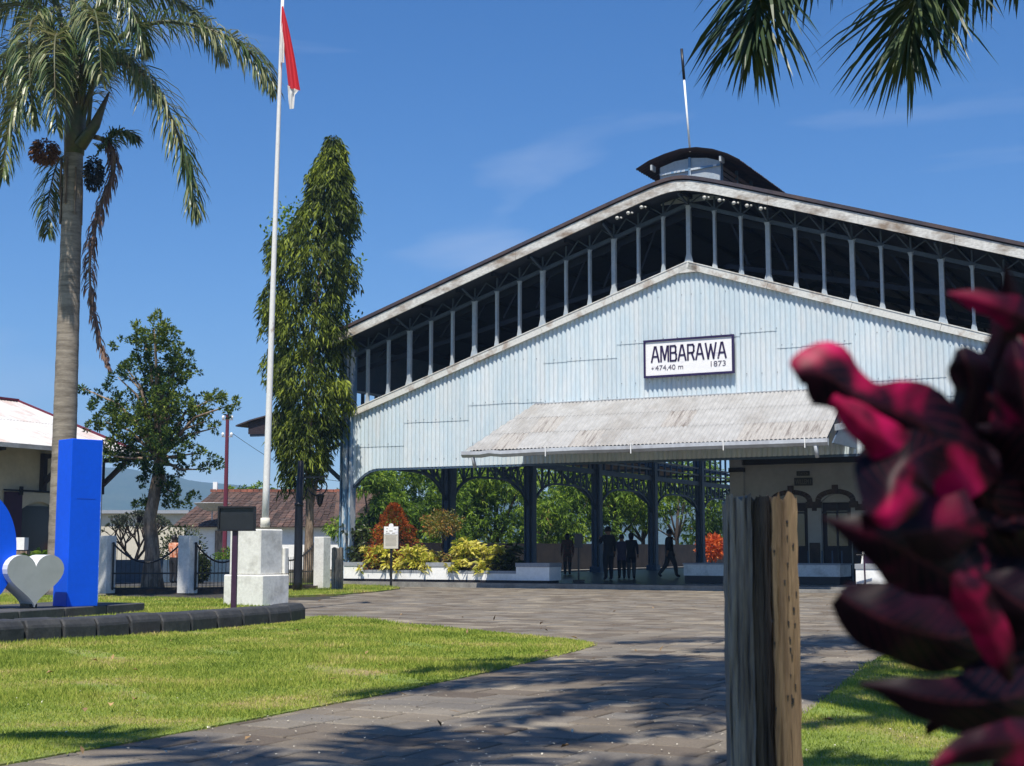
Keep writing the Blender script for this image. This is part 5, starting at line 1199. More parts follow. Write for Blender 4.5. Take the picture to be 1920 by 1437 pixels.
scooter(HW(5.1, -1.0, 0), R_(70), 'dark kick scooter standing upright before the sunlit planter'); scooter(HW(5.9, -1.35, 0), R_(20), 'kick scooter parked at the right corner of the sunlit planter')
for i, (px, v) in enumerate(((1541, 4.2), (1560, 4.4), (1578, 4.0), (1515, 4.6))):
    u = hp(px, v); t = thing('rope_post', HW(u, v, ZF), 0, ['slim rope post left of the office door', 'slim rope post in front of the office door', 'slim rope post right of the office door', 'rope post farthest left before the white wall panel'][i], 'rope post', 'rope posts before the office')
    B().tube([(0, 0, 0), (0, 0, .03)], .13, 10).build('foot', M_black, t); B().tube([(0, 0, .03), (0, 0, .95)], .02, 8).build('pole', M_steel, t)

# ---------------------------------------------------------------- fence and what lies behind
fx = [gnd(196, 1113), gnd(351, 1113), gnd(478, 1111), gnd(603, 1106)]
pth = HROT
plabs = ['white square fence post nearest the blue letter', 'white fence post right of the gnarled tree trunk', 'white fence post hidden behind the flag plinth', 'white fence post beside the lamp post']
fposts = []
for i, p in enumerate(fx):
    t = thing('fence_post', p, pth, plabs[i], 'fence post', 'white fence posts')
    w = .40 if i < 2 else .34
    B().box((0, 0, .75), (w, .36, 1.5)).build('shaft', M_whitew, t, bevel=.012); fposts.append(p)
def panel(a, c, label, h=1.32, dip=.52, gate=False):
    a = Vector(a); c = Vector(c); d = c - a; L = d.length; t = thing('iron_fence_panel', a, math.atan2(d.y, d.x), label, 'iron fence')
    n = max(6, int(L / .115)); 
    def zt(s): return h - dip * math.sin(math.pi * s) ** .9
    b = B(); pts = [(L * i / 20, 0, zt(i / 20)) for i in range(21)]; b.tube(pts, .026, 6); b.build('swag_rail', M_black, t)
    for z in (.14, .52 if not gate else .6): B().beam((0, 0, z), (L, 0, z), .03, .04).build('rail', M_black, t)
    for x in (.03, L - .03): B().box((x, 0, h / 2 + .05), (.045, .045, h - .08)).build('stile', M_black, t)
    for i in range(1, n):
        x = L * i / n; B().box((x, 0, (zt(i / n) + .09) / 2 + .06), (.013, .013, zt(i / n) - .02)).build('bar', M_black, t)
sh = Vector((.2, -.1, 0))
panel(fx[0] + Vector((-.9, -.6, 0)), fx[0] + Vector((-.26, -.12, 0)), 'iron gate leaf left of the first white fence post', gate=True, dip=.15)
panel(fx[0] + sh, fx[1] - sh, 'iron fence panel with a sagging top rail behind the gnarled trunk'); panel(fx[1] + sh, fx[2] - sh, 'iron fence panel with a sagging top rail left of the flag plinth'); panel(fx[2] + sh, fx[3] - sh, 'iron fence panel between flag plinth and lamp post', dip=.48)
b = B()
for a, c in zip(fx[:-1], fx[1:]): b.beam(a + Vector((0, .25, .04)), c + Vector((0, .25, .04)), .25, .16)
o = b.build('fence_footing', M_brickd); tag(o, 'low dark brick footing under the iron fence', 'footing')
flat('road', [(-40, 44.5), (-3.2, 52), (-6.8, 48.2), (-9, 66), (-60, 58)][:1] + [(-7.2, 47.6), (-9, 56), (-60, 50)], -.03, M_asph, .03)
o = B().prism([(-40, 46.5, 0), (-9.0, 51.5, 0), (-9.0, 51.7, 0), (-40, 46.7, 0)], (0, 0, .78)).build('low_wall', M_steel); tag(o, 'low dark slatted wall across the road behind the fence', 'wall')
b = B()
for k in range(46):
    x = -22 + k * .28; y = 47.0 + (x + 40) * .161 - .35; b.box((x, y + 2.35, .12), (.2, .1, .24), .16)
o = b.build('striped_kerb', M_whitew); tag(o, 'broken pale kerb blocks along the road behind the fence', 'kerb'); o['kind'] = 'stuff'

# tiled house
HYd = 82.0
def house(): 
    a = at(322, 1068, HYd); 
    t = thing('tiled_house', (0, 0, 0), 0, 'long white house with a brown tiled hip roof behind the fence', 'house')
    def X(px, Y): return (px - CXP) * Y / 2718
    yF = HYd; yB = HYd + 9; x0 = X(345, yF); x1 = X(705, yF); ze = CAMH + (HZ - 989) * yF / FOC; yR = HYd + 4.2; zr = CAMH + (HZ - 924) * yR / FOC
    B().prism([(x0, yF + .5, 0), (x1, yF + .5, 0), (x1, yB, 0), (x0, yB, 0)], (0, 0, ze + .05)).build('wall', M_white, t)
    xr0 = X(398, yR); xr1 = X(692, yR); ov = .5
    nrow = 22
    for k in range(nrow):
        f0 = k / nrow; f1 = (k + 1) / nrow + .01
        xa = (X(322, yF)) * (1 - f0) + xr0 * f0; xb = X(705, yF) + .6; ya = yF * (1 - f0) + yR * f0; za = ze * (1 - f0) + zr * f0; xa2 = X(322, yF) * (1 - f1) + xr0 * f1; ya2 = yF * (1 - f1) + yR * f1; za2 = ze * (1 - f1) + zr * f1
        # individual tiles in this course
        nt = int((xb - xa) / .34); b = B()
        for j in range(nt):
            u0 = xa + (xb - xa) * j / nt; u1 = xa + (xb - xa) * (j + 1) / nt - .03; dz = random.uniform(0, .035); q0 = xa2 + (xb - xa2) * j / nt; q1 = xa2 + (xb - xa2) * (j + 1) / nt - .03
            b.add([(u0, ya, za + .06 + dz), (u1, ya, za + .06 + dz), (q1, ya2, za2 + .02 + dz), (q0, ya2, za2 + .02 + dz), (u0, ya, za), (u1, ya, za)], [(0, 1, 2, 3), (4, 5, 1, 0)])
        o = b.build('tile_course', M_tiles, t); o['kind'] = 'stuff'
    B().add([(X(322, yF), yF, ze - .02), (X(705, yF) + .6, yF, ze - .02), (X(705, yF) + .6, yR, zr - .02), (xr0, yR, zr - .02)], [(0, 1, 2, 3)]).build('roof_deck', M_darkwood, t)
    B().add([(X(322, yF), yF, ze), (xr0, yR, zr), (X(322, yF), yB + .5, ze)], [(0, 1, 2)]).build('hip_slope', M_tiles, t)
    b = B()
    for j in range(28):
        p = Vector((xr0, yR, zr + .08)).lerp(Vector((xr1 + 1, yR, zr + .08)), j / 28); b.box(tuple(p), ((xr1 + 1 - xr0) / 28 - .03, .3, .16 + random.uniform(0, .03)))
    o = b.build('ridge_tiles', M_tilec, t); o['kind'] = 'stuff'
    b = B(); b.box((x0 + 1.9, yF + .45, 1.1), (.5, .08, 2.2)); b.build('door', M_bark, t)
    B().box((X(585, yF), yF + .45, .9), (.9, .08, 1.1)).build('window', M_darkwood, t)
    B().box((xr0 + .1, yR, zr + .35), (.25, .25, .5)).build('chimney', M_white, t)
    t2 = thing('satellite_dish', at(398, 952, HYd - .6), 0, 'pale mesh satellite dish on the tiled roof', 'satellite dish')
    b = B(); rings = []
    for i in range(5):
        r = 1.0 * i / 4; rings.append([(r * math.cos(a), r * math.sin(a) * .9, .30 * r * r - .1) for a in [k * 2 * math.pi / 20 for k in range(21)]])
    for r0, r1 in zip(rings[:-1], rings[1:]): pass
    for k in range(10):
        a = k * math.pi * 2 / 10; b.tube([(r * math.cos(a), r * math.sin(a) * .9, .42 * r * r - .2) for r in (0, .25, .5, .75, 1.02)], .02, 4)
    for rr in (.35, .7, 1.02): b.tube([(rr * math.cos(a), rr * math.sin(a) * .9, .42 * rr * rr - .2) for a in [k * 2 * math.pi / 24 for k in range(25)]], .02, 4, cap=False)
    b.build('ribs', M_gutter, t2); B().tube([(0, 0, -.7), (0, 0, -.2)], .04, 6).build('mount', M_gutter, t2)
    for r_ in (1,):
        b = B(); R0 = [[(r * math.cos(a), r * math.sin(a) * .9, .42 * r * r - .2) for a in [k * 2 * math.pi / 24 for k in range(25)]] for r in (.05, .35, .7, 1.0)]
        for q0, q1 in zip(R0[:-1], R0[1:]): b.strip(q0, q1)
        o = b.build('mesh', mat('dish_mesh', (.42, .40, .38), .6), t2); o['kind'] = 'stuff'
    # second gable at the right end, seen through the left arch
    t = thing('gabled_shed', (0, 0, 0), 0, 'brown tiled shed with a dark gable seen beside the corner column', 'shed')
    Y2 = 72.0; a0 = X(662, Y2); a1 = X(770, Y2)
    zt = CAMH + (HZ - 922) * Y2 / FOC; zb = CAMH + (HZ - 962) * Y2 / FOC
    B().prism([(a0 - .5, Y2 + 2, 0), (a1, Y2 + 2, 0), (a1, Y2 + 2, 2.2), (X(690, Y2) + .3, Y2 + 2, zt), (a0 - .5, Y2 + 2, 2.6)], (0, 3, 0)).build('wall', M_brickd, t)
    b = B(); b.prism([(a0 - 1.2, Y2 + 1.4, 2.2), (a0 + 1.5, Y2 + 1.4, 2.0), (a0 + 2.4, Y2 + 3, zt - .2), (a0 - 1.2, Y2 + 3, zt)], (0, 0, .1)); b.build('roof', M_tiles, t)
    t = thing('cream_building', (0, 0, 0), 0, 'low cream flat roofed building far behind the gnarled trunk', 'building')
    Y3 = 110.0; c0 = X(180, Y3); c1 = X(345, Y3); z3 = CAMH + (HZ - 964) * Y3 / FOC
    B().prism([(c0, Y3, 0), (c1, Y3, 0), (c1, Y3 + 8, 0), (c0, Y3 + 8, 0)], (0, 0, z3)).build('wall', M_cream, t); B().prism([(c0 - .4, Y3 - .5, z3), (c1 + .4, Y3 - .5, z3), (c1 + .4, Y3 + 8, z3), (c0 - .4, Y3 + 8, z3)], (0, 0, .25)).build('roof', M_capgrey, t)
house()

# utility pole
ub = at(421, 1030, 74); ut = thing('utility_pole', (ub.x, 74, 0), 0, 'slim maroon utility pole with white insulators behind the tiled roof', 'utility pole'); ZU = lambda y: CAMH + (HZ - y) * 74 / FOC
B().tube([(0, 0, 0), (0, 0, ZU(778))], [.13, .09], 8).build('pole', M_redtrim, ut)
for y in (788, 820):
    B().box((0, 0, ZU(y)), (.55, .06, .06)).build('crossarm', M_capgrey, ut)
    for x in (-.22, .22): B().tube([(x, 0, ZU(y) + .03), (x, 0, ZU(y) + .12), (x, 0, ZU(y) + .22)], [.05, .08, .04], 8).build('insulator', M_white, ut)
ptsw = [Vector((.22, 0, ZU(820) + .2)).lerp(at(700, 905, 74) - Vector((ub.x, 74, 0)), k / 12) - Vector((0, 0, .8 * math.sin(math.pi * k / 12))) for k in range(13)]
B().tube(ptsw, .012, 4).build('wire', M_black, ut)

# warehouse at left
wh = thing('warehouse', HALL, HROT, 'cream warehouse with a white rust streaked roof and dark timber brackets', 'warehouse')
wu, wv = -21.2, -1.28
B().prism([(wu, -22, 0), (wu, wv, 0), (wu - 9, wv, 0), (wu - 9, -22, 0)], (0, 0, 4.75)).build('wall', M_cream, wh)
ze, zr_ = 4.38, 6.48; ue, ur = -19.55, -25.6
nsh = 20
for k in range(nsh):
    v0 = -21 + (wv + .05 + 21) * k / nsh; v1 = -21 + (wv + .05 + 21) * (k + 1) / nsh
    for j in range(2):
        t0, t1 = j / 2, (j + 1) / 2 - .0; n = 32; A = []; T = []
        for i in range(n + 1):
            v = v0 + (v1 - v0) * i / n; wv_ = .02 * math.cos(i / n * 7 * 2 * math.pi) + .012 * j + .004 * (k % 2)
            A.append((ue + (ur - ue) * t0, v, ze + (zr_ - ze) * t0 + wv_)); T.append((ue + (ur - ue) * t1, v, ze + (zr_ - ze) * t1 + wv_))
        B().strip(A, T).build('roof_sheet', M_whroof, wh, smooth=True)
B().prism([(ue + .02, -21, ze - .06), (ue + .02, wv, ze - .06), (ur, wv, zr_ - .06), (ur, -21, zr_ - .06)], (0, 0, -.05)).build('roof_deck', M_darkwood, wh)
B().beam((ur, -21, zr_ + .06), (ur, wv + .1, zr_ + .06), .3, .07).build('ridge_cap', M_redtrim, wh); B().beam((ue, wv + .09, ze + .05), (ur, wv + .09, zr_ + .05), .08, .10).build('rake_board', M_redtrim, wh)
B().beam((ue + .08, -21, ze - .06), (ue + .08, wv + .1, ze - .06), .14, .14).build('gutter', M_gutter, wh)
for v in (-1.45, -4.1, -7.2, -10.3):
    b = B(); b.box((wu + .09, v, 3.65), (.16, .18, 1.25)); b.beam((wu + .1, v, 4.18), (ue - .05, v, 4.24), .16, .14); b.beam((wu + .1, v, 3.3), (ue - .4, v, 4.16), .14, .14); b.build('bracket', M_darkwood, wh)
def whd(v0, v1):
    b = B(); b.box((wu + .06, (v0 + v1) / 2, 1.3), (.06, v1 - v0, 2.5)); b.build('doorway', M_glassd, wh)
    n = 8; arc = [(wu + .10, v0 + (v1 - v0) * i / n, 2.45 + .25 * math.sin(math.pi * i / n)) for i in range(n + 1)]
    B().slab(arc, [(p[0], p[1], 2.98) for p in arc], (.03, 0, 0)).build('door_head', M_cream, wh)
    for v in (v0 - .35, v1 + .35): B().box((wu + .09, v, 1.5), (.08, .7, 2.95)).build('sliding_door', M_purple, wh)
    B().box((wu + .15, (v0 + v1) / 2, 3.03), (.06, v1 - v0 + 1.6, .05)).build('door_rail', M_black, wh)
    for v in (v0 - .1, v1 + .1): B().box((wu + .17, v, 3.02), (.06, .12, .28)).build('door_hanger', M_black, wh)
whd(-5.0, -3.55); whd(-9.5, -8.0)
# small things before the warehouse door
p = at(38, 1018, 40); tb = thing('pale_box', (p.x, 40, 0), 0, 'small pale box on a brown stand beside the blue round letter', 'box'); B().box((0, 0, .55), (.55, .5, 1.1)).build('stand', M_bark, tb); B().box((-.02, 0, 1.30), (.38, .35, .34)).build('box_top', M_white, tb)
p = at(72, 1030, 38); rosettes('potted_plant', (p.x, 38, .55), 'spreading green pot plant seen above the heart', 'plant', L_mango, heads(7, .35, .3, .15, .5), (.4, .08), 12)

# ---------------------------------------------------------------- people
def person(loc, rz, H, joints, label, mats, hair=True, long_hair=False, shirt_z=.54, name='person'):
    """joints in units of body height, y is forward (-y faces)"""
    t = thing(name, loc, rz, label, 'person')
    J = dict(pel=(0, 0, .52), bel=(0, 0, .60), che=(0, .0, .72), nec=(0, .0, .835), hd0=(0, -.008, .875), hd1=(0, -.012, .93), hd2=(0, 0, .975),
             ls=(-.105, 0, .80), rs=(.105, 0, .80), le=(-.135, .01, .64), re=(.135, .01, .64), lh=(-.14, -.03, .50), rh=(.14, -.03, .50), lf=(-.14, -.045, .46), rf=(.14, -.045, .46),
             lp=(-.052, 0, .49), rp=(.052, 0, .49), lk=(-.055, -.01, .28), rk=(.055, -.01, .28), la=(-.055, .01, .045), ra=(.055, .01, .045), lt=(-.062, -.085, .02), rt=(.062, -.085, .02))
    J.update(joints)
    names = list(J); idx = {k: i for i, k in enumerate(names)}
    E = [('pel', 'bel'), ('bel', 'che'), ('che', 'nec'), ('nec', 'hd0'), ('hd0', 'hd1'), ('hd1', 'hd2'), ('che', 'ls'), ('che', 'rs'), ('ls', 'le'), ('rs', 're'), ('le', 'lh'), ('re', 'rh'), ('lh', 'lf'), ('rh', 'rf'),
         ('pel', 'lp'), ('pel', 'rp'), ('lp', 'lk'), ('rp', 'rk'), ('lk', 'la'), ('rk', 'ra'), ('la', 'lt'), ('ra', 'rt')]
    Rr = dict(pel=.100, bel=.094, che=.104, nec=.036, hd0=.050, hd1=.062, hd2=.036, ls=.048, rs=.048, le=.034, re=.034, lh=.021, rh=.021, lf=.018, rf=.018, lp=.070, rp=.070, lk=.050, rk=.050, la=.034, ra=.034, lt=.024, rt=.024)
    me = bpy.data.meshes.new('body'); me.from_pydata([tuple(c * H for c in J[k]) for k in names], [(idx[a], idx[c]) for a, c in E], [])
    o = link('tmp', me); sk = o.modifiers.new('s', 'SKIN'); 
    for i, k in enumerate(names):
        r = Rr[k] * H; me.skin_vertices[0].data[i].radius = (r, r * (.72 if k in ('che', 'bel', 'pel') else 1)); me.skin_vertices[0].data[i].use_root = (k == 'pel')
    sd_ = o.modifiers.new('d', 'SUBSURF'); sd_.levels = 2; sd_.render_levels = 2
    dg = bpy.context.evaluated_depsgraph_get(); m2 = bpy.data.meshes.new_from_object(o.evaluated_get(dg)); bpy.data.objects.remove(o)
    m2.materials.clear()
    for mm in mats: m2.materials.append(mm)       # skin, shirt, trousers, shoe
    hands = [Vector(J[k]) * H for k in ('lf', 'rf', 'lh', 'rh')]
    for f in m2.polygons:
        c = f.center; z = c.z / H
        k = 0 if z > .84 else (1 if z > shirt_z else (2 if z > .05 else 3))
        if min((c - h).length for h in hands) < .045 * H: k = 0
        f.material_index = k; f.use_smooth = True
    m2.name = 'body'; link('body', m2, t)
    hd = Vector(J['hd1']) * H
    b = B(); rings = []
    for i in range(8):
        th = i / 7 * math.pi * (.60 if not long_hair else .85); rings.append([(hd.x + .062 * H * math.sin(th) * math.cos(a), hd.y + .012 * H + .068 * H * math.sin(th) * math.sin(a), hd.z + .012 * H + .062 * H * math.cos(th) * (1 if math.cos(th) > 0 else 2.0)) for a in [k * 2 * math.pi / 14 for k in range(15)]])
    for r0, r1 in zip(rings[:-1], rings[1:]): b.strip(r1, r0)
    b.build('hair', M_hair, t, smooth=True)
    # nose and ears
    b = B(); b.tube([hd + Vector((0, -.050 * H, .004 * H)), hd + Vector((0, -.062 * H, -.008 * H))], [.004 * H, .009 * H], 6)
    for s in (-1, 1): b.tube([hd + Vector((s * .050 * H, 0, .008 * H)), hd + Vector((s * .056 * H, 0, -.014 * H))], [.010 * H, .006 * H], 6)
    b.build('face_features', mats[0], t, smooth=True)
    # fingers
    for hx, s in (('lf', -1), ('rf', 1)):
        b = B(); q = Vector(J[hx]) * H; w = Vector(J['lh' if s < 0 else 'rh']) * H; d = (q - w).normalized(); sd2 = d.cross(Vector((1, 0, 0)) if abs(d.x) < .8 else Vector((0, 1, 0))).normalized()
        for k, ln in enumerate((.034, .042, .046, .042)):
            p0 = q + sd2 * (k - 1.5) * .009 * H; b.tube([p0, p0 + d * ln * .5 * H, p0 + d * ln * H + Vector((-s * .006 * H, 0, 0))], [.0055 * H, .005 * H, .004 * H], 5)
        p0 = q - sd2 * .017 * H - d * .01 * H; b.tube([p0, p0 - sd2 * .012 * H + d * .02 * H, p0 - sd2 * .012 * H + d * .034 * H], [.006 * H, .0055 * H, .004 * H], 5)
        b.build('fingers', mats[0], t, smooth=True)
    return t
g1 = gnd(1141, 1088, ZF); g2 = gnd(1166, 1086, ZF); g3 = gnd(1184, 1086, ZF); g4 = gnd(1256, 1084, ZF); g5 = gnd(1064, 1078, ZF)
person(g1, R_(200), 1.74, dict(rh=(.10, -.16, .78), re=(.15, -.06, .68), rf=(.09, -.19, .81), hd1=(0, -.02, .93)), 'tall person in dark clothes holding up a phone, left of the group', [M_skin, M_cldark, M_cldark, M_black])
person(g2, R_(185), 1.50, dict(lh=(-.10, -.15, .80), le=(-.14, -.08, .68), lf=(-.08, -.17, .84), rh=(.10, -.15, .80), re=(.14, -.08, .68), rf=(.08, -.17, .84)), 'shorter person in a dull purple top in the middle of the group', [M_skin, M_clpurple, M_cldark, M_black], shirt_z=.42)
person(g3, R_(170), 1.56, {}, 'person with dark headscarf at the right of the group', [M_skin, M_cldark, M_clgrey, M_black], long_hair=True, shirt_z=.36)
person(g4, R_(110), 1.70, dict(pel=(0, 0, .50), lk=(-.055, -.10, .27), la=(-.055, -.13, .05), lt=(-.06, -.21, .03), rk=(.055, .05, .27), ra=(.055, .22, .08), rt=(.06, .16, .03), lh=(-.15, .12, .52), le=(-.14, .08, .66), lf=(-.15, .13, .48), rh=(.14, -.14, .52), re=(.14, -.07, .66), rf=(.14, -.17, .49)),
       'man in dark clothes and cap striding leftward through the hall', [M_skin, M_cldark, M_clgrey, M_black])
person(g5, R_(180), 1.62, dict(lk=(-.06, -.03, .28), ra=(.06, .04, .05)), 'woman in patterned brown clothes standing beyond the notice stand', [M_skin, M_clpat, M_clgrey, M_black], long_hair=True, shirt_z=.30)
po = at(325, 1078, 49); po.z = 0
person((po.x, 49, 0), R_(150), 1.62, dict(rh=(.14, -.12, .66), re=(.14, -.03, .66), rf=(.13, -.16, .68)), 'person in an orange patterned top behind the fence', [M_skin, M_clorange, M_cldark, M_black])

# ---------------------------------------------------------------- croton close to the viewer
cb = Vector((.50, 1.12, 0)); ct = thing('red_croton', cb, 0, 'dark red croton bush with pink blotched leaves close to the viewer', 'bush')
def bigleaf(pts, red=0.0, cup=.18, n=26, mcol=None, twist=0):
    """pts: (px, py, distance, half width px)"""
    m = len(pts); out = []
    def cr(t):
        t *= (m - 1); i = min(int(t), m - 2); f = t - i; p0, p1, p2, p3 = pts[max(i - 1, 0)], pts[i], pts[i + 1], pts[min(i + 2, m - 1)]
        return [.5 * (2 * p1[k] + (p2[k] - p0[k]) * f + (2 * p0[k] - 5 * p1[k] + 4 * p2[k] - p3[k]) * f * f + (3 * p1[k] - p0[k] - 3 * p2[k] + p3[k]) * f ** 3) for k in range(4)]
    rows = []
    for i in range(n + 1):
        t = i / n; a = cr(t); c = cr(min(1, t + .01)); e = cr(max(0, t - .01)); dx, dy = c[0] - e[0], c[1] - e[1]; l = math.hypot(dx, dy) or 1; nx, ny = -dy / l, dx / l; hw = max(a[3], 1.0); row = []
        for j in range(11):
            s = (j - 5) / 5; wob = 1 + .07 * math.sin(t * 17 + s * 3 + twist) * abs(s); dep = a[2] + cup * .6 * hw * a[2] / 2718 * (abs(s) ** 1.3 * 2 - .6 + .6 * s * math.sin(t * 4 + twist) + .22 * abs(s) * math.sin(t * 21 + s * 2 + twist))
            row.append(at(a[0] + nx * hw * s * wob, a[1] + ny * hw * s * wob, dep) - cb)
        rows.append(row)
    o = gridmesh('leaf', rows, M_croton, ct); o['redness'] = float(red); return o
D0 = .92
bigleaf([(1492, 705, D0, 20), (1508, 697, D0, 44), (1545, 702, D0, 60), (1585, 728, D0, 46), (1630, 757, D0, 44), (1685, 775, D0 + .01, 62), (1730, 800, D0 + .02, 74), (1775, 855, D0 + .03, 70), (1830, 930, D0 + .05, 50)], .08, .5)
bigleaf([(1560, 745, D0 - .01, 10), (1595, 775, D0 - .01, 26), (1640, 812, D0 - .01, 38), (1690, 850, D0, 36), (1750, 890, D0 + .02, 30)], .26, .5)
bigleaf([(1668, 990, D0 - .02, 10), (1668, 955, D0 - .02, 52), (1680, 895, D0 - .01, 78), (1720, 850, D0, 66), (1790, 820, D0 + .04, 40)], -.02, .8, twist=2)
bigleaf([(1542, 972, D0, 2), (1580, 985, D0, 17), (1640, 1005, D0, 46), (1710, 1040, D0 + .02, 78), (1780, 1080, D0 + .05, 84), (1850, 1090, D0 + .08, 60)], .03, .4)
bigleaf([(1574, 1112, D0 - .02, 26), (1605, 1135, D0 - .02, 50), (1670, 1168, D0 - .02, 66), (1740, 1190, D0, 68), (1810, 1190, D0 + .02, 58), (1880, 1150, D0 + .06, 30)], -.17, .6)
bigleaf([(1612, 1283, D0 - .03, 5), (1660, 1290, D0 - .03, 18), (1730, 1308, D0 - .03, 42), (1810, 1318, D0 - .02, 56), (1900, 1305, D0, 58), (1990, 1270, D0 + .04, 34)], -.16, .6)
bigleaf([(1750, 1437, D0 - .05, 10), (1800, 1410, D0 - .05, 26), (1860, 1395, D0 - .05, 38), (1930, 1390, D0 - .03, 44), (2020, 1370, D0, 34)], .08, .4)
bigleaf([(1800, 652, D0 + .02, 10), (1812, 680, D0 + .02, 36), (1820, 730, D0 + .03, 34), (1800, 790, D0 + .04, 28), (1810, 860, D0 + .05, 48), (1850, 950, D0 + .08, 50)], -.12, .8)
bigleaf([(1776, 550, D0 + .05, 3), (1820, 560, D0 + .05, 17), (1870, 575, D0 + .05, 27), (1930, 600, D0 + .06, 34), (2000, 640, D0 + .08, 20)], .0, .4)
bigleaf([(1885, 500, D0 + .05, 4), (1892, 560, D0 + .06, 22), (1880, 640, D0 + .07, 30), (1865, 720, D0 + .08, 40), (1880, 800, D0 + .09, 40)], -.12, .6)
bigleaf([(1790, 1075, D0 - .05, 8), (1815, 1110, D0 - .05, 34), (1850, 1170, D0 - .04, 38), (1880, 1240, D0 - .03, 24), (1895, 1280, D0 - .02, 5)], .06, .5)
bigleaf([(1900, 640, D0 + .02, 10), (1915, 700, D0 + .02, 50), (1930, 790, D0 + .03, 70), (1940, 900, D0 + .05, 60)], -.02, .7)
for q in ([(1700, 880, 1.0, 20), (1760, 930, 1.0, 60), (1830, 980, 1.0, 80), (1930, 1000, 1.02, 60)], [(1690, 1010, .99, 12), (1750, 1060, .99, 55), (1830, 1090, 1.0, 75), (1930, 1100, 1.02, 60)],
          [(1760, 1120, 1.0, 12), (1810, 1180, 1.0, 60), (1870, 1230, 1.0, 60), (1940, 1250, 1.0, 40)], [(1770, 780, 1.0, 10), (1800, 850, 1.0, 50), (1850, 920, 1.0, 80), (1900, 1010, 1.02, 80)],
          [(1800, 1290, .97, 10), (1860, 1250, .97, 40), (1930, 1230, .98, 70), (2000, 1220, 1.0, 60)], [(1790, 700, 1.0, 10), (1850, 740, 1.0, 60), (1920, 800, 1.0, 80), (1980, 880, 1.0, 60)], [(1840, 1080, .96, 10), (1880, 1110, .96, 50), (1940, 1150, .96, 70), (2000, 1180, .97, 50)]):
    bigleaf(q, -.16, .4)
bigleaf([(1640, 985, .93, 20), (1690, 1000, .93, 45), (1760, 990, .94, 60), (1830, 960, .95, 45)], -.06, .4)
rs = random.Random(3)
for k in range(150):
    x = rs.uniform(1815, 2080); y = rs.uniform(620, 1430)
    if x < 1890 and (y < 760 or y > 1080): x += 60
    if y > 1230: x += 40
    a = rs.uniform(0, 6.283); l = rs.uniform(90, 190); d = rs.uniform(.98, 1.2); hw = rs.uniform(40, 70); dx, dy = math.cos(a) * l, math.sin(a) * l
    if x - abs(dx) * .5 - hw * .5 < 1795 or (y + abs(dy) * .5 > 1240 and x - abs(dx) * .5 < 1860): continue
    bigleaf([(x - dx / 2, y - dy / 2, d, 4), (x - dx / 4, y - dy / 4, d, hw * .8), (x, y, d + .02, hw), (x + dx / 4, y + dy / 4, d + .02, hw * .8), (x + dx / 2, y + dy / 2, d + .04, 6)], rs.choice([-.2, -.2, -.16, -.12, -.04]), .6, n=12)
for k in range(46):   # lower and rear leaves of the bush, down to the ground
    a = rs.uniform(0, 6.283); z = rs.uniform(.15, 1.05); r = rs.uniform(.08, .34); q = Vector((math.cos(a) * r + .12, math.sin(a) * r + .12, z)); d = Vector((math.cos(a), math.sin(a), rs.uniform(-.3, .5))).normalized(); s = d.cross(Vector((0, 0, 1))).normalized(); l = rs.uniform(.1, .17)
    rows = [[q + d * l * t + s * w * math.sin(math.pi * min(.97, t + .05)) * .028 + Vector((0, 0, -t * t * .05 + abs(w) * .01)) for w in (-1, -.5, 0, .5, 1)] for t in [i / 8 for i in range(9)]]
    o = gridmesh('leaf', rows, M_croton, ct); o['redness'] = -.08
b = B()
for x, y, z, r in ((0, 0, 1.3, .012), (.12, .1, 1.25, .011), (.25, .15, 1.1, .01), (-.06, -.1, 1.1, .009), (-.10, -.14, 1.25, .008)): b.tube([(.1, .1, 0), ((x + .1) * .6, (y + .1) * .6, z * .5), (x, y, z)], [r * 1.4, r, r * .5], 7)
b.build('stem', M_barkd, ct, smooth=True)

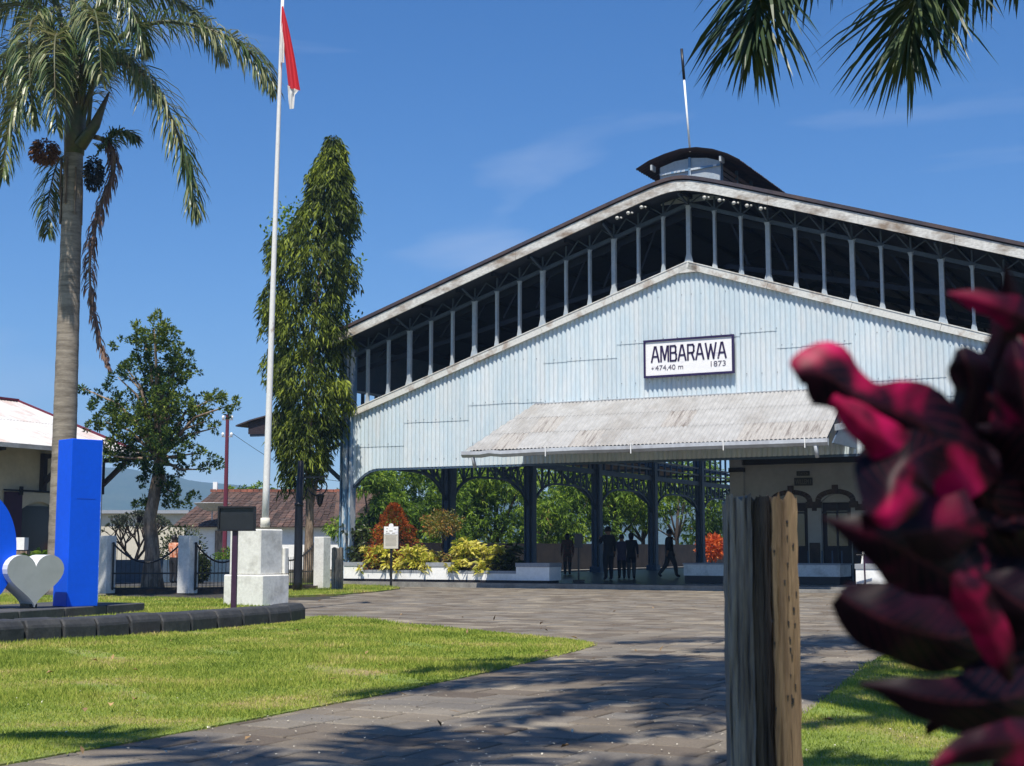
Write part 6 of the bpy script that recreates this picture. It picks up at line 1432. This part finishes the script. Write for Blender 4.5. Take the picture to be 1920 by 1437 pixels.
# ---------------------------------------------------------------- hills and air
def hills(name, Y, pts, depth, label=None):
    V = []; F = []; nx = 160; nd = 14
    xs = np.linspace(pts[0][0], pts[-1][0], nx); hs = np.interp(xs, [p[0] for p in pts], [p[1] for p in pts])
    rs_ = np.random.default_rng(5)
    for j in range(nd):
        f = j / (nd - 1); Yj = Y + depth * f
        for i in range(nx):
            top = (HZ - hs[i]) * (Y + depth * .6) / FOC + CAMH; z = top * math.sin(min(1, f / .6) * math.pi / 2) ** 1.2 if f < .6 else top * math.cos((f - .6) / .4 * math.pi / 2)
            z += (math.sin(i * .9 + j * 1.7) * .025 + math.sin(i * .33 + j) * .04 + rs_.normal() * .012) * top * (1 - abs(f - .6))
            V.append(((xs[i] - CXP) * (Y + depth * .6) / 2718 , Yj, z - 3))
    for j in range(nd - 1):
        for i in range(nx - 1): F.append((j * nx + i, j * nx + i + 1, (j + 1) * nx + i + 1, (j + 1) * nx + i))
    o = B().add(V, F).build(name, mat('wooded_hillside', (.035, .060, .022), .95, (.055, .075, .03), scale=.03, lo=.4, hi=.6, var=.35), None, smooth=True); tag(o, kind='structure'); return o
hills('hills', 1500, [(-1400, 900), (-600, 870), (-100, 862), (150, 870), (250, 888), (300, 892), (360, 900), (420, 906), (500, 918), (600, 930), (700, 940), (900, 935), (1050, 915), (1150, 905), (1250, 925), (1350, 950), (1700, 950), (2400, 940), (3200, 900)], 900)
hb = B().box((0, 1300, 118), (6600, 2760, 250)).build('haze', None if False else M_white)
hb.data.materials.clear(); hm = bpy.data.materials.new('haze_air'); hm.use_nodes = True; N = hm.node_tree.nodes
for n_ in list(N): 
    if n_.type != 'OUTPUT_MATERIAL': N.remove(n_)
pv = N.new('ShaderNodeVolumePrincipled'); pv.inputs['Color'].default_value = (.36, .62, 1.0, 1); pv.inputs['Density'].default_value = .00040; pv.inputs['Anisotropy'].default_value = 0.0
hm.node_tree.links.new(pv.outputs[0], N['Material Output'].inputs['Volume']); hb.data.materials.append(hm); tag(hb, 'thin blue air haze over the whole place', 'haze', kind='stuff')
print('triangles', sum(len(o.data.polygons) for o in sc.objects if o.type == 'MESH'), 'objects', len(sc.objects))
